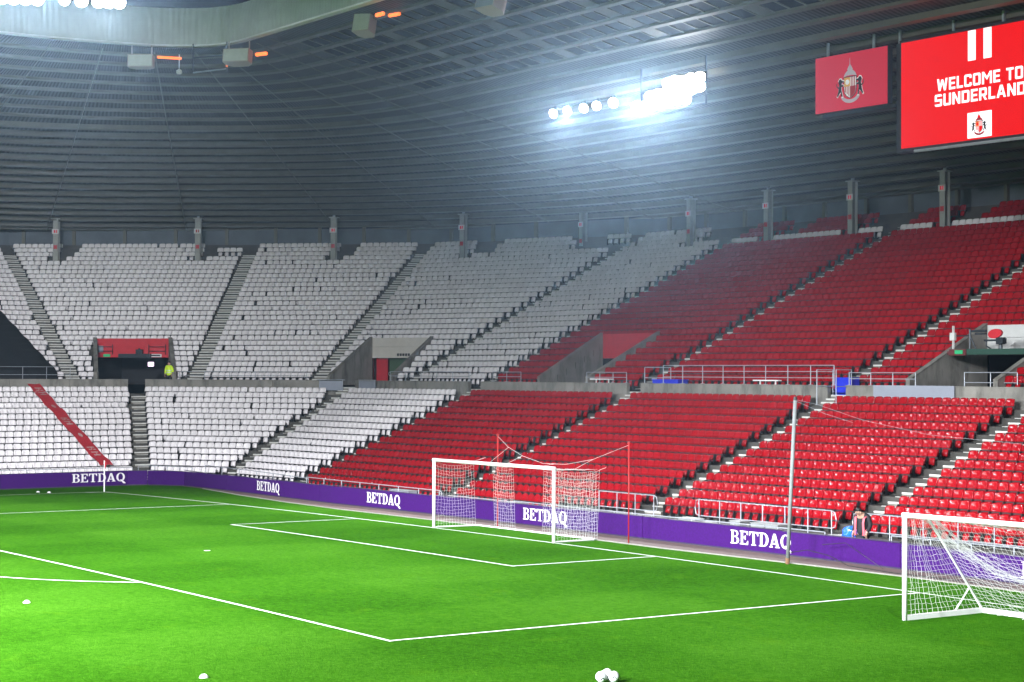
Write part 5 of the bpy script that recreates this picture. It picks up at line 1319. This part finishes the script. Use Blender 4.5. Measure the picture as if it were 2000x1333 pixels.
def person(loc, rz, label, coat, bow, cap=None, stripes=None, tape=False, scale=1.0, cradle=False):
    """figure faces local -y; loc is on the ground between the feet"""
    t = thing('person', loc, label, 'person', None, rz); t.scale = (scale,) * 3
    hy = -.02 - .16 * bow; hz = 1.62 - .05 * bow
    J = {'pelvis': (0, 0, .95, (.16, .12)), 'waist': (0, -.01, 1.12, (.155, .115)), 'chest': (0, -.02, 1.32, (.185, .13)), 'neck0': (0, -.02 - .03 * bow, 1.47, (.075, .07)), 'neck': (0, hy * .6, 1.53, .056),
         'head': (0, hy, hz, (.078, .092)), 'crown': (0, hy + .01 + .03 * bow, hz + .12, (.066, .078))}
    E_ = [('pelvis', 'waist'), ('waist', 'chest'), ('chest', 'neck0'), ('neck0', 'neck'), ('neck', 'head'), ('head', 'crown')]
    for s, k in ((-1, 'l'), (1, 'r')):
        J.update({k + 'hip': (s * .095, 0, .88, .098), k + 'knee': (s * .105, -.02, .50, .066), k + 'ank': (s * .105, .01, .10, .046), k + 'toe': (s * .12, -.16, .04, .040),
                  k + 'sh': (s * .185, -.01, 1.43, .068), k + 'elb': (s * .255, .015, 1.16, .050), k + 'wri': (s * .235, -.10 if not cradle else -.17, .92, .036)})
        E_ += [('pelvis', k + 'hip'), (k + 'hip', k + 'knee'), (k + 'knee', k + 'ank'), (k + 'ank', k + 'toe'), ('neck0', k + 'sh'), (k + 'sh', k + 'elb'), (k + 'elb', k + 'wri')]
    skin_body('body', J, E_, M['skin'], t, 2)
    # coat: slightly larger shell of trunk and sleeves, ends at the hips and wrists
    K = {'hem': (0, 0, .80, (.205, .165)), 'waist': (0, -.01, 1.10, (.195, .155)), 'chest': (0, -.02, 1.32, (.215, .165)), 'coll': (0, -.03, 1.475, (.105, .10))}
    E2 = [('hem', 'waist'), ('waist', 'chest'), ('chest', 'coll')]
    for s, k in ((-1, 'l'), (1, 'r')):
        K.update({k + 'sh': (s * .19, -.01, 1.42, .092), k + 'elb': (s * .265, .015, 1.16, .078), k + 'cuf': (s * .240, -.085 if not cradle else -.15, .955, .060)})
        E2 += [('coll', k + 'sh'), (k + 'sh', k + 'elb'), (k + 'elb', k + 'cuf')]
    skin_body('coat', K, E2, M[coat], t, 2)
    T_ = {'seat': (0, .0, .90, (.178, .14))}
    E3 = []
    for s, k in ((-1, 'l'), (1, 'r')):
        T_.update({k + 'hip': (s * .10, 0, .80, .112), k + 'knee': (s * .107, -.02, .50, .085), k + 'hem': (s * .106, .0, .09, .072)}); E3 += [('seat', k + 'hip'), (k + 'hip', k + 'knee'), (k + 'knee', k + 'hem')]
    skin_body('trousers', T_, E3, M['trouser'], t, 1)
    for s in (-1, 1):
        mb = MB(); mb.box((s * .113, -.055, .045), (.10, .27, .09)); link('shoe', mb.mesh('shoe', M['black']), t)
        hand(t, s * .236, (-.105 if not cradle else -.17), .925, s, M['skin'])
    # face
    mb = MB(); mb.tube([(0, hy - .10, hz + .03), (0, hy - .125, hz - .005), (0, hy - .10, hz - .02)], [.010, .016, .008], 6); link('nose', mb.mesh('nose', M['skin'], True), t)
    for s in (-1, 1):
        mb = MB(); mb.lathe([(0, -.010), (.011, 0), (0, .010)], (s * .032, hy - .092, hz + .032), 8); link('eye', mb.mesh('eye', M['hair']), t)
        mb = MB(); mb.tube([(s * .082, hy, hz + .03), (s * .092, hy + .01, hz), (s * .083, hy, hz - .03)], [.012, .018, .010], 6); link('ear', mb.mesh('ear', M['skin'], True), t)
    mb = MB(); mb.box((0, hy - .094, hz - .045), (.045, .012, .008)); link('mouth', mb.mesh('mouth', M['pink']), t)
    HH = {'b': (0, hy + .045, hz + .02, (.075, .07)), 'c': (0, hy + .03, hz + .10, (.088, .092)), 'f': (0, hy - .075, hz + .10, (.078, .055))}
    skin_body(cap or 'hair', HH, [('b', 'c'), ('c', 'f')], M['hair'], t, 2)
    if stripes:
        for s in (-1, 1):
            mb = MB()
            pts = [(s * .195, 1.475, .0), (s * .155, 1.39, -.15), (s * .135, 1.25, -.185), (s * .140, 1.10, -.178), (s * .150, .95, -.172), (s * .155, .86, -.158)]
            for x, z, y in pts: mb.v += [(x - .030, y - .006 - (.02 if z < 1.4 else 0), z), (x + .030, y - (.012 if z < 1.4 else -.01), z)]
            for q in range(len(pts) - 1): mb.f.append((2 * q, 2 * q + 1, 2 * q + 3, 2 * q + 2)); mb.m.append(0)
            link('coral_stripe', mb.mesh('coral_stripe', M['pink']), t)
        mb = MB(); mb.extrude([(.10, -.19, .87), (.22, -.14, .90), (.21, -.13, 1.05)], (0, -.012, 0)); link('coral_hem', mb.mesh('coral_hem', M['pink']), t)
    if tape:
        for z, rx, ry in ((1.06, .21, .17), (1.18, .214, .172)):
            mb = MB(); ring = [(rx * math.cos(a * .3927) * 1.0, -.012 + ry * math.sin(a * .3927)) for a in range(16)]
            for x, y in ring: mb.v += [(x, y, z - .025), (x, y, z + .025)]
            for q in range(16): a = 2 * q; b_ = 2 * ((q + 1) % 16); mb.f.append((a, b_, b_ + 1, a + 1)); mb.m.append(0)
            link('reflective_band', mb.mesh('reflective_band', M['reflect']), t)
    return t
person((13.72, 4.42, -.10), math.radians(12), 'person in black coat with coral panels, head bowed, behind purple boards', 'coat', 1.5, 'knit_cap', True, False, 1.02, True)
person((-53.95, 12.75, 4.62), math.radians(35), 'person in bright yellow hi-vis coat standing in the dark gangway', 'hivis', .1, None, False, True, .98)
mb = MB(); seedp = []
for i in range(9):
    for j in range(7):
        a = 2 * math.pi * i / 9; e = j / 6; r_ = .27 * math.sin(math.pi * (.12 + .80 * e)) * (1 + .18 * math.sin(3 * a + 2.2 * j) + R.gauss(0, .07)); seedp.append((13.12 + r_ * math.cos(a) * 1.25, 4.48 + r_ * math.sin(a) * .7, .48 + .52 * e + R.gauss(0, .02)))
mb.v = seedp
for i in range(9):
    for j in range(6): a = i * 7 + j; b_ = ((i + 1) % 9) * 7 + j; mb.f.append((a, b_, b_ + 1, a + 1)); mb.m.append(0)
solo('blue_bag', mb, M['blue_bag'], 'crumpled bright blue plastic bag left of the black-coated steward', 'bag')

# ------------------------------------------------------------------ haze volume added to imitate lens bloom round the floodlights
def haze(dens):
    mb = MB(); mb.box((-15, -25, 13.0), (170, 200, 29.5))
    m = bpy.data.materials.new('bloom_haze'); m.use_nodes = True; n = m.node_tree.nodes; n.remove(n['Principled BSDF'])
    v_ = n.new('ShaderNodeVolumePrincipled'); v_.inputs['Color'].default_value = (.52, .74, 1.0, 1); v_.inputs['Density'].default_value = dens; v_.inputs['Anisotropy'].default_value = .88
    m.node_tree.links.new(v_.outputs[0], n['Material Output'].inputs['Volume'])
    o = link('haze', mb.mesh('haze', m)); o['kind'] = 'stuff'
HAZE = 0.00045
if HAZE: haze(HAZE)
